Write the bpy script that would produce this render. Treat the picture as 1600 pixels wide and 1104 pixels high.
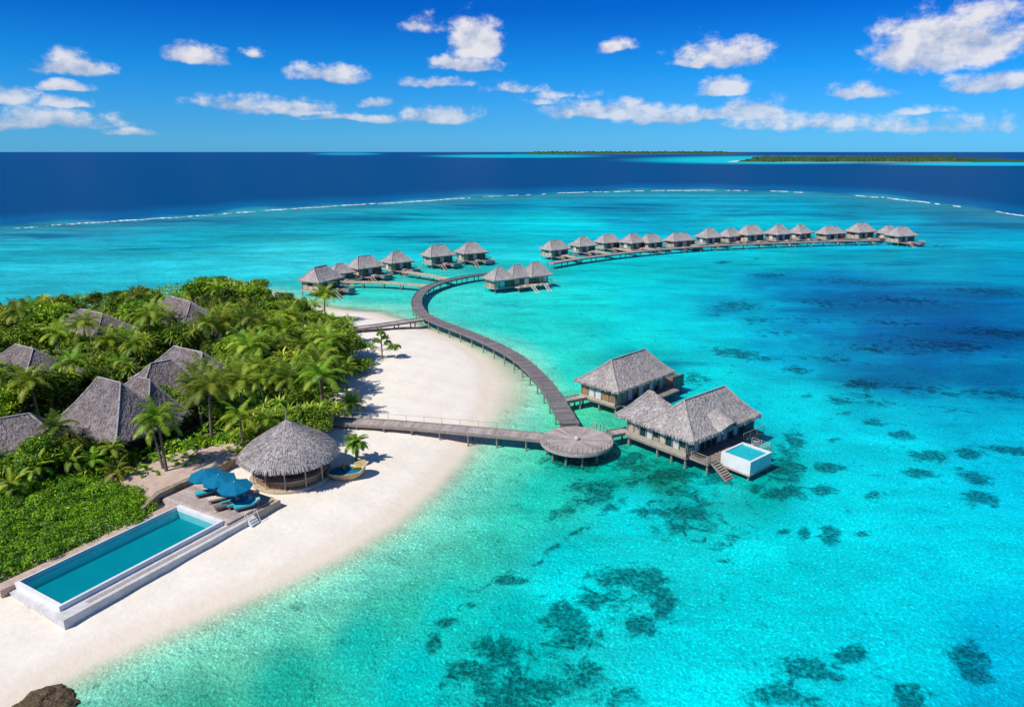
import bpy, math, random
import numpy as np
from mathutils import Vector, Matrix

for o in list(bpy.data.objects): bpy.data.objects.remove(o)
S = bpy.context.scene
R = math.radians
random.seed(7); rng = np.random.default_rng(11)

# ------------------------------------------------------------------ camera
CAM_H = 38.0; FPX = 1100.0
TILT = math.atan((552 - 237) / FPX)
cam = bpy.data.cameras.new("camera"); camo = bpy.data.objects.new("camera", cam)
S.collection.objects.link(camo); S.camera = camo
camo.location = (0, 0, CAM_H); camo.rotation_euler = (math.pi / 2 - TILT, 0, 0)
cam.sensor_width = 36; cam.lens = 36 * FPX / 1600
cam.clip_start = 1; cam.clip_end = 300000
CT, ST = math.cos(TILT), math.sin(TILT)

def P(px, py, z=0.0):
    """world point at height z seen at photo position px, py"""
    X = (px - 800) / FPX; Y = (552 - py) / FPX
    dx, dy, dz = X, CT + Y * ST, -ST + Y * CT
    k = (z - CAM_H) / dz
    return Vector((dx * k, dy * k, z))

def azel(px, py):
    X = (px - 800) / FPX; Y = (552 - py) / FPX
    dx, dy, dz = X, CT + Y * ST, -ST + Y * CT
    n = math.sqrt(dx * dx + dy * dy + dz * dz)
    return math.atan2(dx, dy), math.asin(dz / n)

# ------------------------------------------------------------------ node helpers
class NT:
    def __init__(s, tree):
        s.t = tree; s.n = tree.nodes; s.l = tree.links
    def new(s, typ, **kw):
        n = s.n.new(typ)
        for k, v in kw.items(): setattr(n, k, v)
        return n
    def put(s, sock, v):
        if isinstance(v, bpy.types.NodeSocket): s.l.new(v, sock)
        elif v is not None:
            if sock.type == 'RGBA' and len(v) == 3: v = (*v, 1)
            sock.default_value = v
    def math(s, op, a, b=None, c=None, clamp=False):
        n = s.new('ShaderNodeMath', operation=op, use_clamp=clamp)
        s.put(n.inputs[0], a); s.put(n.inputs[1], b); s.put(n.inputs[2], c)
        return n.outputs[0]
    def vmath(s, op, a, b=None):
        n = s.new('ShaderNodeVectorMath', operation=op)
        s.put(n.inputs[0], a)
        if b is not None: s.put(n.inputs[1], b)
        return n.outputs['Value'] if op in ('LENGTH', 'DOT_PRODUCT') else n.outputs[0]
    def mix(s, f, a, b, blend='MIX'):
        n = s.new('ShaderNodeMix', data_type='RGBA', blend_type=blend)
        s.put(n.inputs[0], f); s.put(n.inputs[6], a); s.put(n.inputs[7], b)
        return n.outputs[2]
    def maprange(s, v, a, b, c=0.0, d=1.0, smooth=False):
        n = s.new('ShaderNodeMapRange', clamp=True)
        if smooth: n.interpolation_type = 'SMOOTHSTEP'
        s.put(n.inputs[0], v); s.put(n.inputs[1], a); s.put(n.inputs[2], b); s.put(n.inputs[3], c); s.put(n.inputs[4], d)
        return n.outputs[0]
    def noise(s, vec, scale, detail=4, rough=0.55, dist=0.0):
        n = s.new('ShaderNodeTexNoise')
        s.put(n.inputs['Vector'], vec); n.inputs['Scale'].default_value = scale
        n.inputs['Detail'].default_value = detail; n.inputs['Roughness'].default_value = rough
        n.inputs['Distortion'].default_value = dist
        return n.outputs['Fac']
    def mapping(s, vec, scale=(1, 1, 1), loc=(0, 0, 0), rot=(0, 0, 0)):
        n = s.new('ShaderNodeMapping'); s.put(n.inputs[0], vec)
        n.inputs[1].default_value = loc; n.inputs[2].default_value = rot; n.inputs[3].default_value = scale
        return n.outputs[0]
    def ramp(s, f, stops):
        n = s.new('ShaderNodeValToRGB'); s.put(n.inputs[0], f)
        e = n.color_ramp.elements
        while len(e) < len(stops): e.new(0.5)
        for i, (p, c) in enumerate(stops):
            e[i].position = p; e[i].color = (*c, 1)
        return n.outputs[0]
    def attr(s, name):
        n = s.new('ShaderNodeAttribute', attribute_name=name)
        return n

def lin(c):
    return tuple(((v / 255) / 12.92 if v / 255 <= 0.04045 else ((v / 255 + 0.055) / 1.055) ** 2.4) for v in c)

# ------------------------------------------------------------------ world: sky with fair weather cumulus
SUN_EL = R(50); SUN_DIR = Vector((0.80, 0.60, 0)).normalized()     # the way the light travels over the ground
W = bpy.data.worlds.new("World"); S.world = W; W.use_nodes = True
w = NT(W.node_tree); w.n.clear()
sky = w.new('ShaderNodeTexSky', sky_type='NISHITA', sun_disc=False)
sky.sun_elevation = SUN_EL
SUN_AZ = math.atan2(-SUN_DIR.x, -SUN_DIR.y)
sky.sun_rotation = SUN_AZ
sky.altitude = 50; sky.air_density = 1.0; sky.dust_density = 0.3; sky.ozone_density = 3.0
tc = w.new('ShaderNodeTexCoord').outputs['Generated']
sep = w.new('ShaderNodeSeparateXYZ'); w.put(sep.inputs[0], tc)
AZ = w.math('ARCTAN2', sep.outputs[0], sep.outputs[1])
EL = w.math('ARCSINE', sep.outputs[2])
grade = w.ramp(w.maprange(EL, 0.0, 0.30), [(0.0, (0.19, 0.78, 1.74)), (0.11, (0.14, 0.65, 1.44)), (0.35, (0.035, 0.55, 1.27)),
                                           (0.58, (0.008, 0.34, 1.08)), (1.0, (0.008, 0.31, 1.02))])
grade = w.mix(w.maprange(EL, 0.3, 0.8), grade, (0.55, 0.75, 1.0))
SKYCOL = w.mix(1.0, sky.outputs[0], grade, 'MULTIPLY')
cmb = w.new('ShaderNodeCombineXYZ'); w.put(cmb.inputs[0], AZ); w.put(cmb.inputs[1], EL)
CV = cmb.outputs[0]
# (x, y, half width, half height, density) of each cloud in the sky
CLOUDS = [(115,104,50,20,1),(305,88,48,22,1),(400,80,24,10,.55),(520,115,66,18,.85),(742,62,40,46,1.15),(728,100,64,17,1.0),(770,72,24,24,.8),(695,95,30,12,.9),
 (660,38,34,18,.45),(805,138,56,12,.55),(680,131,56,11,.6),(957,70,34,14,.7),(1130,82,78,28,.9),(1085,98,40,12,.7),(1478,66,108,56,1.1),(1400,82,50,18,.8),(1550,128,60,19,1),
 (1340,140,42,14,.8),(1125,138,46,20,1.1),(105,139,38,10,.9),(105,163,46,10,.9),(60,186,110,18,.85),(20,150,34,20,.7),(210,204,40,8,.75),
 (380,160,80,17,.8),(460,168,90,17,.85),(560,182,80,8,.8),(585,160,28,9,.8),(685,180,76,17,1),(950,172,110,20,.95),(1060,182,110,14,.85),(1180,172,70,24,.9),(1270,190,130,20,.5),
 (1440,174,50,8,.65),(1430,196,170,18,.5),(880,150,60,10,.45),(850,160,30,8,.6)]
warp = w.new('ShaderNodeTexNoise'); w.put(warp.inputs['Vector'], CV); warp.inputs['Scale'].default_value = 16; warp.inputs['Detail'].default_value = 3
wv = w.vmath('MULTIPLY', w.vmath('SUBTRACT', warp.outputs['Color'], (0.5, 0.5, 0.5)), (0.035, 0.022, 0))
CW = w.vmath('ADD', CV, wv)
dens = None; shade = None
for (cx, cy, rx, ry, k) in CLOUDS:
    a0, e0 = azel(cx, cy + ry * 0.35)
    ra = rx / FPX * 0.97 * 1.05; re = ry / FPX * 1.32
    d = w.vmath('MULTIPLY', w.vmath('SUBTRACT', CW, (a0, e0, 0)), (1 / ra, 1 / re, 0))
    sp = w.new('ShaderNodeSeparateXYZ'); w.put(sp.inputs[0], d)
    up = w.math('MAXIMUM', sp.outputs[1], w.math('MULTIPLY', sp.outputs[1], -3.2))   # flat bases
    cb = w.new('ShaderNodeCombineXYZ'); w.put(cb.inputs[0], sp.outputs[0]); w.put(cb.inputs[1], up)
    ln = w.vmath('LENGTH', cb.outputs[0])
    v = w.math('MULTIPLY', w.math('SUBTRACT', 1.0, ln), k)
    dens = v if dens is None else w.math('MAXIMUM', dens, v)
    s_ = w.math('ADD', w.math('MULTIPLY', sp.outputs[1], 0.95), w.math('SUBTRACT', 0.42, w.math('MULTIPLY', w.math('MAXIMUM', w.math('SUBTRACT', ln, 1.0), 0.0), 3.0)))
    shade = s_ if shade is None else w.math('MAXIMUM', shade, s_)
n1 = w.noise(w.mapping(CV, (1, 1.4, 1)), 30, 8, 0.62)
n2 = w.noise(w.mapping(CV, (1, 1.4, 1), loc=(0.012, -0.020, 0)), 30, 8, 0.57)
dd = w.math('ADD', dens, w.math('MULTIPLY', w.math('SUBTRACT', n1, 0.53), 1.55))
alpha = w.maprange(dd, -0.02, 0.52, 0, 1, True)
relief = w.math('MULTIPLY', w.math('SUBTRACT', n1, n2), 2.6)
lit = w.math('ADD', w.math('ADD', w.math('MULTIPLY', shade, 0.8), relief), w.maprange(dd, 0.1, 1.2, -0.05, 0.2), clamp=True)
ccol = w.mix(lit, (0.46, 0.55, 0.76), (1.0, 0.97, 0.98))
low = w.maprange(EL, 0.0, 0.12, 0.65, 1.0)
calpha = w.math('MULTIPLY', w.math('MULTIPLY', alpha, 0.90), low)
bg1 = w.new('ShaderNodeBackground'); w.put(bg1.inputs[0], SKYCOL); bg1.inputs[1].default_value = 0.089
bg2 = w.new('ShaderNodeBackground'); w.put(bg2.inputs[0], ccol); bg2.inputs[1].default_value = 0.78
ms = w.new('ShaderNodeMixShader'); w.put(ms.inputs[0], calpha); w.l.new(bg1.outputs[0], ms.inputs[1]); w.l.new(bg2.outputs[0], ms.inputs[2])
wo = w.new('ShaderNodeOutputWorld'); w.l.new(ms.outputs[0], wo.inputs[0])
W.cycles.sampling_method = 'MANUAL'; W.cycles.sample_map_resolution = 512

sl = bpy.data.lights.new("sun", 'SUN'); so = bpy.data.objects.new("sun", sl); S.collection.objects.link(so)
sl.energy = 4.3; sl.angle = R(0.5); sl.color = (1, 0.955, 0.88)
ldir = Vector((SUN_DIR.x * math.cos(SUN_EL), SUN_DIR.y * math.cos(SUN_EL), -math.sin(SUN_EL)))
so.rotation_euler = ldir.to_track_quat('-Z', 'Y').to_euler(); so.location = (-60, -40, 120)
S.view_settings.view_transform = 'Standard'; S.view_settings.look = 'None'
S.view_settings.exposure = 0.15; S.view_settings.gamma = 1.0
S.cycles.max_bounces = 8; S.cycles.transparent_max_bounces = 12; S.cycles.use_denoising = True
S.cycles.diffuse_bounces = 3; S.cycles.caustics_reflective = False; S.cycles.caustics_refractive = False

# ------------------------------------------------------------------ object helpers
def tag(o, label=None, cat=None, group=None, kind=None):
    for k, v in (('label', label), ('category', cat), ('group', group), ('kind', kind)):
        if v: o[k] = v
    return o
def empty(name, loc=(0, 0, 0), rz=0.0):
    o = bpy.data.objects.new(name, None); S.collection.objects.link(o)
    o.location = loc; o.rotation_euler = (0, 0, rz); o.empty_display_size = 0.5
    return o
def thing(name, loc, rz, label, cat, group=None):
    return tag(empty(name, loc, rz), label, cat, group)
def copy_tree(o, parent=None):
    c = o.copy(); S.collection.objects.link(c)
    if parent: c.parent = parent
    for ch in list(o.children): copy_tree(ch, c)
    return c

class MB:
    def __init__(s): s.v = []; s.f = []; s.t = []; s.tone = None; s.smooth = False
    def add(s, vs, fs, tone=None):
        b = len(s.v); s.v += [tuple(p) for p in vs]
        t = random.random() if tone is None else tone
        for f in fs: s.f.append(tuple(b + i for i in f)); s.t.append(t)
        return s
    def box(s, x0, x1, y0, y1, z0, z1, tone=None):
        vs = [(x0,y0,z0),(x1,y0,z0),(x1,y1,z0),(x0,y1,z0),(x0,y0,z1),(x1,y0,z1),(x1,y1,z1),(x0,y1,z1)]
        return s.add(vs, [(0,3,2,1),(4,5,6,7),(0,1,5,4),(1,2,6,5),(2,3,7,6),(3,0,4,7)], tone)
    def beam(s, a, b, wd, h, tone=None):
        a = Vector(a); b = Vector(b); d = (b - a)
        if d.length < 1e-6: return s
        d.normalize(); sd = d.cross(Vector((0, 0, 1)))
        if sd.length < 1e-3: sd = Vector((1, 0, 0))
        sd.normalize(); up = sd.cross(d)
        vs = []
        for p in (a, b):
            for (i, j) in ((-1,-1),(1,-1),(1,1),(-1,1)): vs.append(p + sd * (i * wd / 2) + up * (j * h / 2))
        return s.add(vs, [(0,1,2,3),(7,6,5,4),(0,4,5,1),(1,5,6,2),(2,6,7,3),(3,7,4,0)], tone)
    def prism(s, poly, z0, z1, tone=None):
        n = len(poly)
        area = sum(poly[i][0]*poly[(i+1)%n][1]-poly[(i+1)%n][0]*poly[i][1] for i in range(n))
        if area < 0: poly = poly[::-1]
        vs = [(p[0],p[1],z0) for p in poly] + [(p[0],p[1],z1) for p in poly]
        fs = [tuple(range(n-1,-1,-1)), tuple(range(n, 2*n))] + [(i,(i+1)%n,n+(i+1)%n,n+i) for i in range(n)]
        return s.add(vs, fs, tone)
    def tube(s, pts, rad, n=8, tone=None, cap=True):
        vs = []; fs = []
        for k, p in enumerate(pts):
            p = Vector(p)
            d = (Vector(pts[min(k+1, len(pts)-1)]) - Vector(pts[max(k-1, 0)]))
            if d.length < 1e-6: d = Vector((0,0,1))
            d.normalize(); sd = d.cross(Vector((0, 1, 0)))
            if sd.length < 1e-2: sd = d.cross(Vector((1, 0, 0)))
            sd.normalize(); up = sd.cross(d)
            r = rad[k] if hasattr(rad, '__len__') else rad
            for i in range(n):
                a = 2 * math.pi * i / n
                vs.append(p + sd * (r * math.cos(a)) + up * (r * math.sin(a)))
        for k in range(len(pts) - 1):
            for i in range(n):
                j = (i + 1) % n
                fs.append((k*n+i, k*n+j, (k+1)*n+j, (k+1)*n+i))
        if cap: fs += [tuple(range(n-1,-1,-1)), tuple(range((len(pts)-1)*n, len(pts)*n))]
        return s.add(vs, fs, tone)
    def lathe(s, prof, n=32, cx=0, cy=0, tone=None, jit=0.0, sx=1, sy=1):
        vs = []; fs = []
        for (r, z) in prof:
            for i in range(n):
                a = 2*math.pi*i/n; rr = r*(1+random.uniform(-jit, jit))
                vs.append((cx+rr*math.cos(a)*sx, cy+rr*math.sin(a)*sy, z+random.uniform(-jit, jit)*0.6))
        for k in range(len(prof)-1):
            for i in range(n):
                j = (i+1) % n; fs.append((k*n+i, k*n+j, (k+1)*n+j, (k+1)*n+i))
        return s.add(vs, fs, tone)
    def build(s, name, mat, parent=None, smooth=False):
        me = bpy.data.meshes.new(name); me.from_pydata(s.v, [], s.f); me.materials.append(mat)
        at = me.attributes.new('tone', 'FLOAT', 'FACE'); at.data.foreach_set('value', s.t)
        if smooth: me.polygons.foreach_set('use_smooth', [True] * len(me.polygons))
        o = bpy.data.objects.new(name, me); S.collection.objects.link(o)
        if parent: o.parent = parent
        return o

# ------------------------------------------------------------------ materials
def material(name):
    m = bpy.data.materials.new(name); m.use_nodes = True
    t = NT(m.node_tree); t.n.clear()
    out = t.new('ShaderNodeOutputMaterial')
    return m, t, out
def surf(name, col, rough=0.8, var=0.25, nscale=2.0, col2=None, bump=0.0, bscale=20, spec=0.3, stretch=(1,1,1), tone=0.35, metal=0):
    m, t, out = material(name)
    tcn = t.new('ShaderNodeTexCoord').outputs['Object']
    v = t.mapping(tcn, stretch)
    n = t.noise(v, nscale, 5, 0.6)
    nf = t.noise(v, nscale * 7, 3, 0.6)
    c2 = col2 or tuple(x * 0.6 for x in col)
    c = t.mix(t.maprange(n, 0.35, 0.68), col, c2)
    c = t.mix(1.0, c, t.mix(t.maprange(nf, 0.3, 0.7), (1 - var,)*3, (1 + var,)*3), 'MULTIPLY')
    tn = t.attr('tone').outputs['Fac']
    k = t.math('MULTIPLY_ADD', tn, tone, 1 - tone / 2)
    kk = t.new('ShaderNodeCombineXYZ'); [t.put(kk.inputs[i], k) for i in range(3)]
    c = t.mix(1.0, c, kk.outputs[0], 'MULTIPLY')
    b = t.new('ShaderNodeBsdfPrincipled'); t.put(b.inputs['Base Color'], c)
    b.inputs['Roughness'].default_value = rough; b.inputs['Specular IOR Level'].default_value = spec
    b.inputs['Metallic'].default_value = metal
    if bump:
        bn = t.new('ShaderNodeBump'); bn.inputs['Strength'].default_value = 0.8; bn.inputs['Distance'].default_value = bump
        t.put(bn.inputs['Height'], t.noise(v, bscale, 4, 0.65)); t.l.new(bn.outputs[0], b.inputs['Normal'])
    t.l.new(b.outputs[0], out.inputs[0])
    return m

M = {}
M['thatch'] = surf('thatch', (0.42,0.378,0.35), 0.95, 0.42, 0.5, (0.30,0.265,0.26), 0.09, 6, 0.1, (1,1,1), 0.22)
M['thatch_dark'] = surf('weathered_thatch', (0.265,0.225,0.215), 0.95, 0.42, 0.5, (0.17,0.142,0.142), 0.09, 6, 0.1, (1,1,1), 0.30)
M['ridge'] = surf('ridge_thatch', (0.42,0.38,0.36), 0.95, 0.3, 2, None, 0.05, 8, 0.1)
M['wood'] = surf('weathered_wood', (0.30,0.245,0.21), 0.8, 0.3, 1.5, (0.21,0.17,0.15), 0, 20, 0.2, (1,1,1), 0.5)
M['boardwalk'] = surf('boardwalk_planks', (0.195,0.178,0.178), 0.8, 0.25, 0.6, (0.15,0.135,0.138), 0, 20, 0.2, (1,1,1), 0.45)
M['deckwood'] = surf('pale_deck_planks', (0.50,0.42,0.37), 0.8, 0.2, 0.6, (0.38,0.31,0.28), 0, 20, 0.2, (1,1,1), 0.35)
M['pierwood'] = surf('pier_planks', (0.42,0.36,0.33), 0.8, 0.25, 0.6, (0.32,0.27,0.25), 0, 20, 0.2, (1,1,1), 0.45)
M['palewood'] = surf('pale_wood', (0.52,0.43,0.33), 0.8, 0.25, 1.0, (0.38,0.30,0.22), 0, 20, 0.2, (1,1,3), 0.4)
M['redwood'] = surf('warm_wood', (0.40,0.235,0.13), 0.7, 0.25, 1.0, (0.28,0.16,0.09), 0, 20, 0.2, (1,1,3), 0.4)
M['darkwood'] = surf('dark_wood', (0.10,0.075,0.055), 0.8, 0.25, 1.0, None, 0, 20, 0.2, (1,1,3), 0.4)
M['stilt'] = surf('stilt_wood', (0.30,0.26,0.21), 0.9, 0.3, 2, (0.16,0.17,0.12))
M['white'] = surf('white_plaster', (0.78,0.77,0.75), 0.6, 0.06, 0.8, (0.66,0.65,0.63), 0, 10, 0.3, (1,1,1), 0.05)
M['greywhite'] = surf('weathered_plaster', (0.62,0.61,0.60), 0.7, 0.12, 1.0, (0.48,0.47,0.45), 0, 10, 0.3, (1,1,1), 0.05)
M['curtain'] = surf('curtain_cloth', (0.70,0.69,0.64), 0.9, 0.12, 3, (0.5,0.5,0.47), 0, 10, 0.1, (6,6,.3), 0.2)
M['paving'] = surf('sandy_paving', (0.62,0.47,0.37), 0.9, 0.25, 1.2, (0.46,0.34,0.27), 0.03, 9, 0.1)
M['stone'] = surf('rough_stone', (0.34,0.28,0.21), 0.9, 0.45, 1.5, (0.16,0.13,0.09), 0.1, 3, 0.1)
M['rock'] = surf('reef_rock', (0.17,0.115,0.06), 0.8, 0.6, 1.6, (0.05,0.04,0.022), 0.5, 3.5, 0.3)
M['pooltile'] = surf('pool_tiles', (0.0,0.31,0.36), 0.5, 0.06, 0.4, (0.0,0.26,0.32), 0, 10, 0.2, (1,1,1), 0.0)
M['canvas'] = surf('blue_canvas', (0.005,0.165,0.29), 0.8, 0.10, 1, (0.004,0.13,0.24), 0, 10, 0.1, (1,1,1), 0.12)
M['cushion'] = surf('aqua_cushion', (0.03,0.42,0.50), 0.9, 0.1, 2, (0.02,0.33,0.42), 0, 10, 0.1, (1,1,1), 0.2)
M['cream'] = surf('cream_cushion', (0.68,0.62,0.50), 0.9, 0.1, 2, None, 0, 10, 0.1)
M['wicker'] = surf('wicker', (0.52,0.40,0.22), 0.8, 0.35, 3, (0.36,0.27,0.14), 0.03, 12, 0.2)
M['yellow'] = surf('yellow_cloth', (0.75,0.55,0.04), 0.9, 0.1, 2)
M['grey'] = surf('grey_fabric', (0.22,0.20,0.22), 0.9, 0.2, 2)
M['trunk'] = surf('palm_trunk', (0.23,0.185,0.14), 0.9, 0.3, 2, None, 0.04, 6, 0.1, (1,1,4))
M['poolwater'] = surf('pool_water', (0.0,0.27,0.33), 0.08, 0.05, 0.4, (0.0,0.22,0.28), 0.01, 3, 0.35, (1,1,1), 0.0)
M['plungewater'] = surf('plunge_pool_water', (0.02,0.50,0.52), 0.08, 0.10, 0.8, (0.02,0.40,0.46), 0.02, 3, 0.35, (1,1,1), 0.0)
def glassmat():
    m, t, out = material('window_glass')
    b = t.new('ShaderNodeBsdfPrincipled'); b.inputs['Base Color'].default_value = (0.015,0.05,0.055,1)
    b.inputs['Roughness'].default_value = 0.12; b.inputs['Specular IOR Level'].default_value = 0.6
    t.l.new(b.outputs[0], out.inputs[0]); return m
M['glass'] = glassmat()

def leafmat(name, c1, c2, c3, bright=1.0, vary=.75):
    m, t, out = material(name)
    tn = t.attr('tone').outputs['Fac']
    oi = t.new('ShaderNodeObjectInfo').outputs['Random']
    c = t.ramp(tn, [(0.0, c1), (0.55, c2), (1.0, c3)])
    hs = t.new('ShaderNodeHueSaturation'); t.put(hs.inputs['Color'], c)
    t.put(hs.inputs['Hue'], t.math('MULTIPLY_ADD', oi, 0.034, 0.488))
    t.put(hs.inputs['Value'], t.math('MULTIPLY_ADD', t.math('FRACT', t.math('MULTIPLY', oi, 7.3)), vary*bright, (.995-vary/2)*bright))
    d = t.new('ShaderNodeBsdfPrincipled'); t.l.new(hs.outputs[0], d.inputs['Base Color']); d.inputs['Roughness'].default_value = 0.5
    d.inputs['Specular IOR Level'].default_value = 0.3
    tr = t.new('ShaderNodeBsdfTranslucent'); t.l.new(t.mix(1.0, hs.outputs[0], (1.5,1.5,0.5), 'MULTIPLY'), tr.inputs[0])
    mx = t.new('ShaderNodeMixShader'); mx.inputs[0].default_value = 0.22
    t.l.new(d.outputs[0], mx.inputs[1]); t.l.new(tr.outputs[0], mx.inputs[2]); t.l.new(mx.outputs[0], out.inputs[0])
    return m
M['leaf'] = leafmat('broad_leaves', (0.03,0.08,0.003), (0.13,0.235,0.007), (0.42,0.50,0.02), 1.15, .95)
M['leaf_hedge'] = leafmat('bright_shrub_leaves', (0.04,0.095,0.003), (0.15,0.27,0.004), (0.38,0.48,0.012), 1.25, .15)
M['frond'] = leafmat('palm_fronds', (0.05,0.11,0.010), (0.19,0.27,0.020), (0.52,0.50,0.07), 1.25, .95)
M['frond_bright'] = leafmat('young_palm_fronds', (0.10,0.20,0.01), (0.20,0.33,0.02), (0.42,0.42,0.04), 1.15, .2)

# ------------------------------------------------------------------ shore, sand and water
shore_px = [(-150,1192),(0,1108),(60,1068),(150,1022),(250,978),(420,908),(520,862),(600,815),(660,765),(703,720),(735,675),(758,632),(764,592),(750,562),(716,537),
            (672,519),(625,503),(580,490),(548,488),(520,485),(490,480),(462,474),(436,466),(410,456)]
shore = [(P(x, y).x, P(x, y).y) for x, y in shore_px]
shore += [(-86,190),(-96,182),(-112,172),(-150,158),(-200,140),(-270,90),(-260,0),(-140,-30),(-70,-5)]
SH = np.array(shore)
def sdist(X, Y):
    """signed distance to the shore line, positive on land"""
    d = np.full(X.shape, 1e9); inside = np.zeros(X.shape, bool); n = len(SH)
    for i in range(n):
        a = SH[i]; b = SH[(i+1) % n]; ab = b - a; L2 = (ab**2).sum()
        t = np.clip(((X-a[0])*ab[0] + (Y-a[1])*ab[1]) / L2, 0, 1)
        d = np.minimum(d, np.hypot(X - a[0] - t*ab[0], Y - a[1] - t*ab[1]))
        c = ((a[1] > Y) != (b[1] > Y)) & (X < (b[0]-a[0]) * (Y-a[1]) / (b[1]-a[1] + 1e-12) + a[0])
        inside ^= c
    return np.where(inside, d, -d)
def landz(X, Y):
    s = sdist(X, Y)
    bumps = 0.05*np.sin(X*0.9+Y*0.4)*np.sin(Y*0.7-X*0.3) + 0.03*np.sin(X*2.3+1)*np.sin(Y*1.9)
    return np.where(s > 0, 1.15*(1-np.exp(-s/7.0)) + bumps*np.clip(s/4, 0, 1), np.maximum(s*0.11, -2.2))
POOL_O = P(30, 905, 2.0)
_landz0 = landz
def landz(X, Y):
    z = _landz0(X, Y); dx = X-POOL_O.x; dy = Y-POOL_O.y
    a = dx*.493+dy*.870; b = -dx*.870+dy*.493
    return np.where((a > -.1) & (a < 15.9) & (b > -7.0) & (b < .1), -.4, z)
def gz(x, y): return float(landz(np.array([float(x)]), np.array([float(y)]))[0])

def grid_mesh(name, X, Y, Z, mat, attrs={}, kind='structure', smooth=True):
    r, c = X.shape
    me = bpy.data.meshes.new(name)
    me.vertices.add(r*c); me.vertices.foreach_set('co', np.stack([X, Y, Z], -1).astype(np.float32).ravel())
    i = np.arange((r-1)*(c-1)); rr = i // (c-1); cc = i % (c-1); a = rr*c + cc
    q = np.stack([a, a+1, a+c+1, a+c], -1).astype(np.int32)
    me.loops.add(q.size); me.loops.foreach_set('vertex_index', q.ravel())
    me.polygons.add(len(q)); me.polygons.foreach_set('loop_start', np.arange(len(q), dtype=np.int32)*4)
    me.update(calc_edges=True); me.validate()
    if smooth: me.polygons.foreach_set('use_smooth', [True]*len(me.polygons))
    for k, v in attrs.items():
        if v.ndim == 3:
            at = me.attributes.new(k, 'FLOAT_VECTOR', 'POINT'); at.data.foreach_set('vector', v.astype(np.float32).ravel())
        else:
            at = me.attributes.new(k, 'FLOAT', 'POINT'); at.data.foreach_set('value', v.astype(np.float32).ravel())
    me.materials.append(mat)
    o = bpy.data.objects.new(name, me); S.collection.objects.link(o); tag(o, kind=kind)
    return o

# sand
def sandmat():
    m, t, out = material('coral_sand')
    g = t.new('ShaderNodeNewGeometry').outputs['Position']
    n = t.noise(g, 0.12, 5, 0.6); nf = t.noise(g, 1.5, 5, 0.65)
    c = t.mix(t.maprange(n, 0.35, 0.7), (0.86,0.80,0.70), (0.81,0.735,0.62))
    c = t.mix(t.maprange(nf, 0.25, 0.75), c, t.mix(1.0, c, (0.90,0.88,0.86), 'MULTIPLY'))
    sp = t.new('ShaderNodeSeparateXYZ'); t.put(sp.inputs[0], g)
    zz = t.math('ADD', sp.outputs[2], t.math('MULTIPLY', t.math('SUBTRACT', n, 0.5), 0.25))
    wet = t.maprange(zz, 0.02, 0.42, 1, 0, True)
    c = t.mix(t.math('MULTIPLY', wet, 0.55), c, (0.70,0.58,0.44))
    soil = t.attr('soil').outputs['Fac']
    sm = t.maprange(t.math('ADD', soil, t.math('MULTIPLY', t.math('SUBTRACT', nf, 0.5), 0.9)), 0.35, 0.6)
    c = t.mix(sm, c, t.mix(nf, (0.30,0.235,0.17), (0.13,0.10,0.06)))
    b = t.new('ShaderNodeBsdfPrincipled'); t.put(b.inputs['Base Color'], c); b.inputs['Roughness'].default_value = 0.9
    b.inputs['Specular IOR Level'].default_value = 0.15
    bn = t.new('ShaderNodeBump'); bn.inputs['Strength'].default_value = 0.55; bn.inputs['Distance'].default_value = 0.10
    hgt = t.math('ADD', t.noise(g, 1.3, 5, 0.7), t.math('MULTIPLY', t.noise(g, 0.3, 3, 0.5), 2.0))
    t.put(bn.inputs['Height'], hgt); t.l.new(bn.outputs[0], b.inputs['Normal'])
    t.l.new(b.outputs[0], out.inputs[0]); return m
jungle_px = [(-60,470),(0,462),(90,445),(200,440),(290,425),(350,416),(392,422),(420,445),(455,468),(500,490),(545,520),(560,555),(545,585),(530,620),(505,655),
             (455,672),(400,690),(330,712),(280,722),(235,735),(150,700),(60,720),(-60,760)]
def in_poly(x, y, poly):
    ins = False; n = len(poly)
    for i in range(n):
        x1, y1 = poly[i]; x2, y2 = poly[(i+1) % n]
        if (y1 > y) != (y2 > y) and x < (x2-x1)*(y-y1)/(y2-y1)+x1: ins = not ins
    return ins
gx = np.arange(-150, 22, 0.8); gy = np.arange(5, 215, 0.8)
GX, GY = np.meshgrid(gx, gy)
SD = sdist(GX, GY)
soil_poly = [tuple(P(x, y, 1.2)[:2]) for x, y in [(-400,600),(-60,465),(90,455),(300,440),(400,440),(450,480),(500,505),(530,540),(535,580),(515,620),(480,650),(420,668),(330,705),(240,740),(225,775),(120,830),(0,890),(-300,1000)]]
soil = np.zeros(GX.shape)
SP = np.array(soil_poly)
def sd_poly(X, Y, poly):
    global SH
    old = SH; SH = poly; r = sdist(X, Y); SH = old; return r
soil = np.clip(0.5 + sd_poly(GX, GY, SP) / 5.0, 0, 1)
grid_mesh('ground', GX, GY, landz(GX, GY), sandmat(), {'soil': soil})

# water
lnD = np.concatenate([np.linspace(math.log(12), math.log(40), 60)[:-1], np.linspace(math.log(40), math.log(900), 520)[:-1],
                      np.linspace(math.log(900), math.log(20000), 260)[:-1], np.linspace(math.log(20000), math.log(90000), 30)])
az = np.linspace(-math.radians(62), math.radians(62), 560)
AZg, LD = np.meshgrid(az, lnD)
Dg = np.exp(LD); WX = Dg*np.sin(AZg); WY = Dg*np.cos(AZg)
# a ring of photo positions of these points
def project(X, Y, Z=0):
    dz = Z - CAM_H; f = Y*CT - dz*ST; u = Y*ST + dz*CT
    f = np.maximum(f, 0.5)
    return 800 + FPX*X/f, 552 - FPX*u/f
PX, PY = project(WX, WY)
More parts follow.
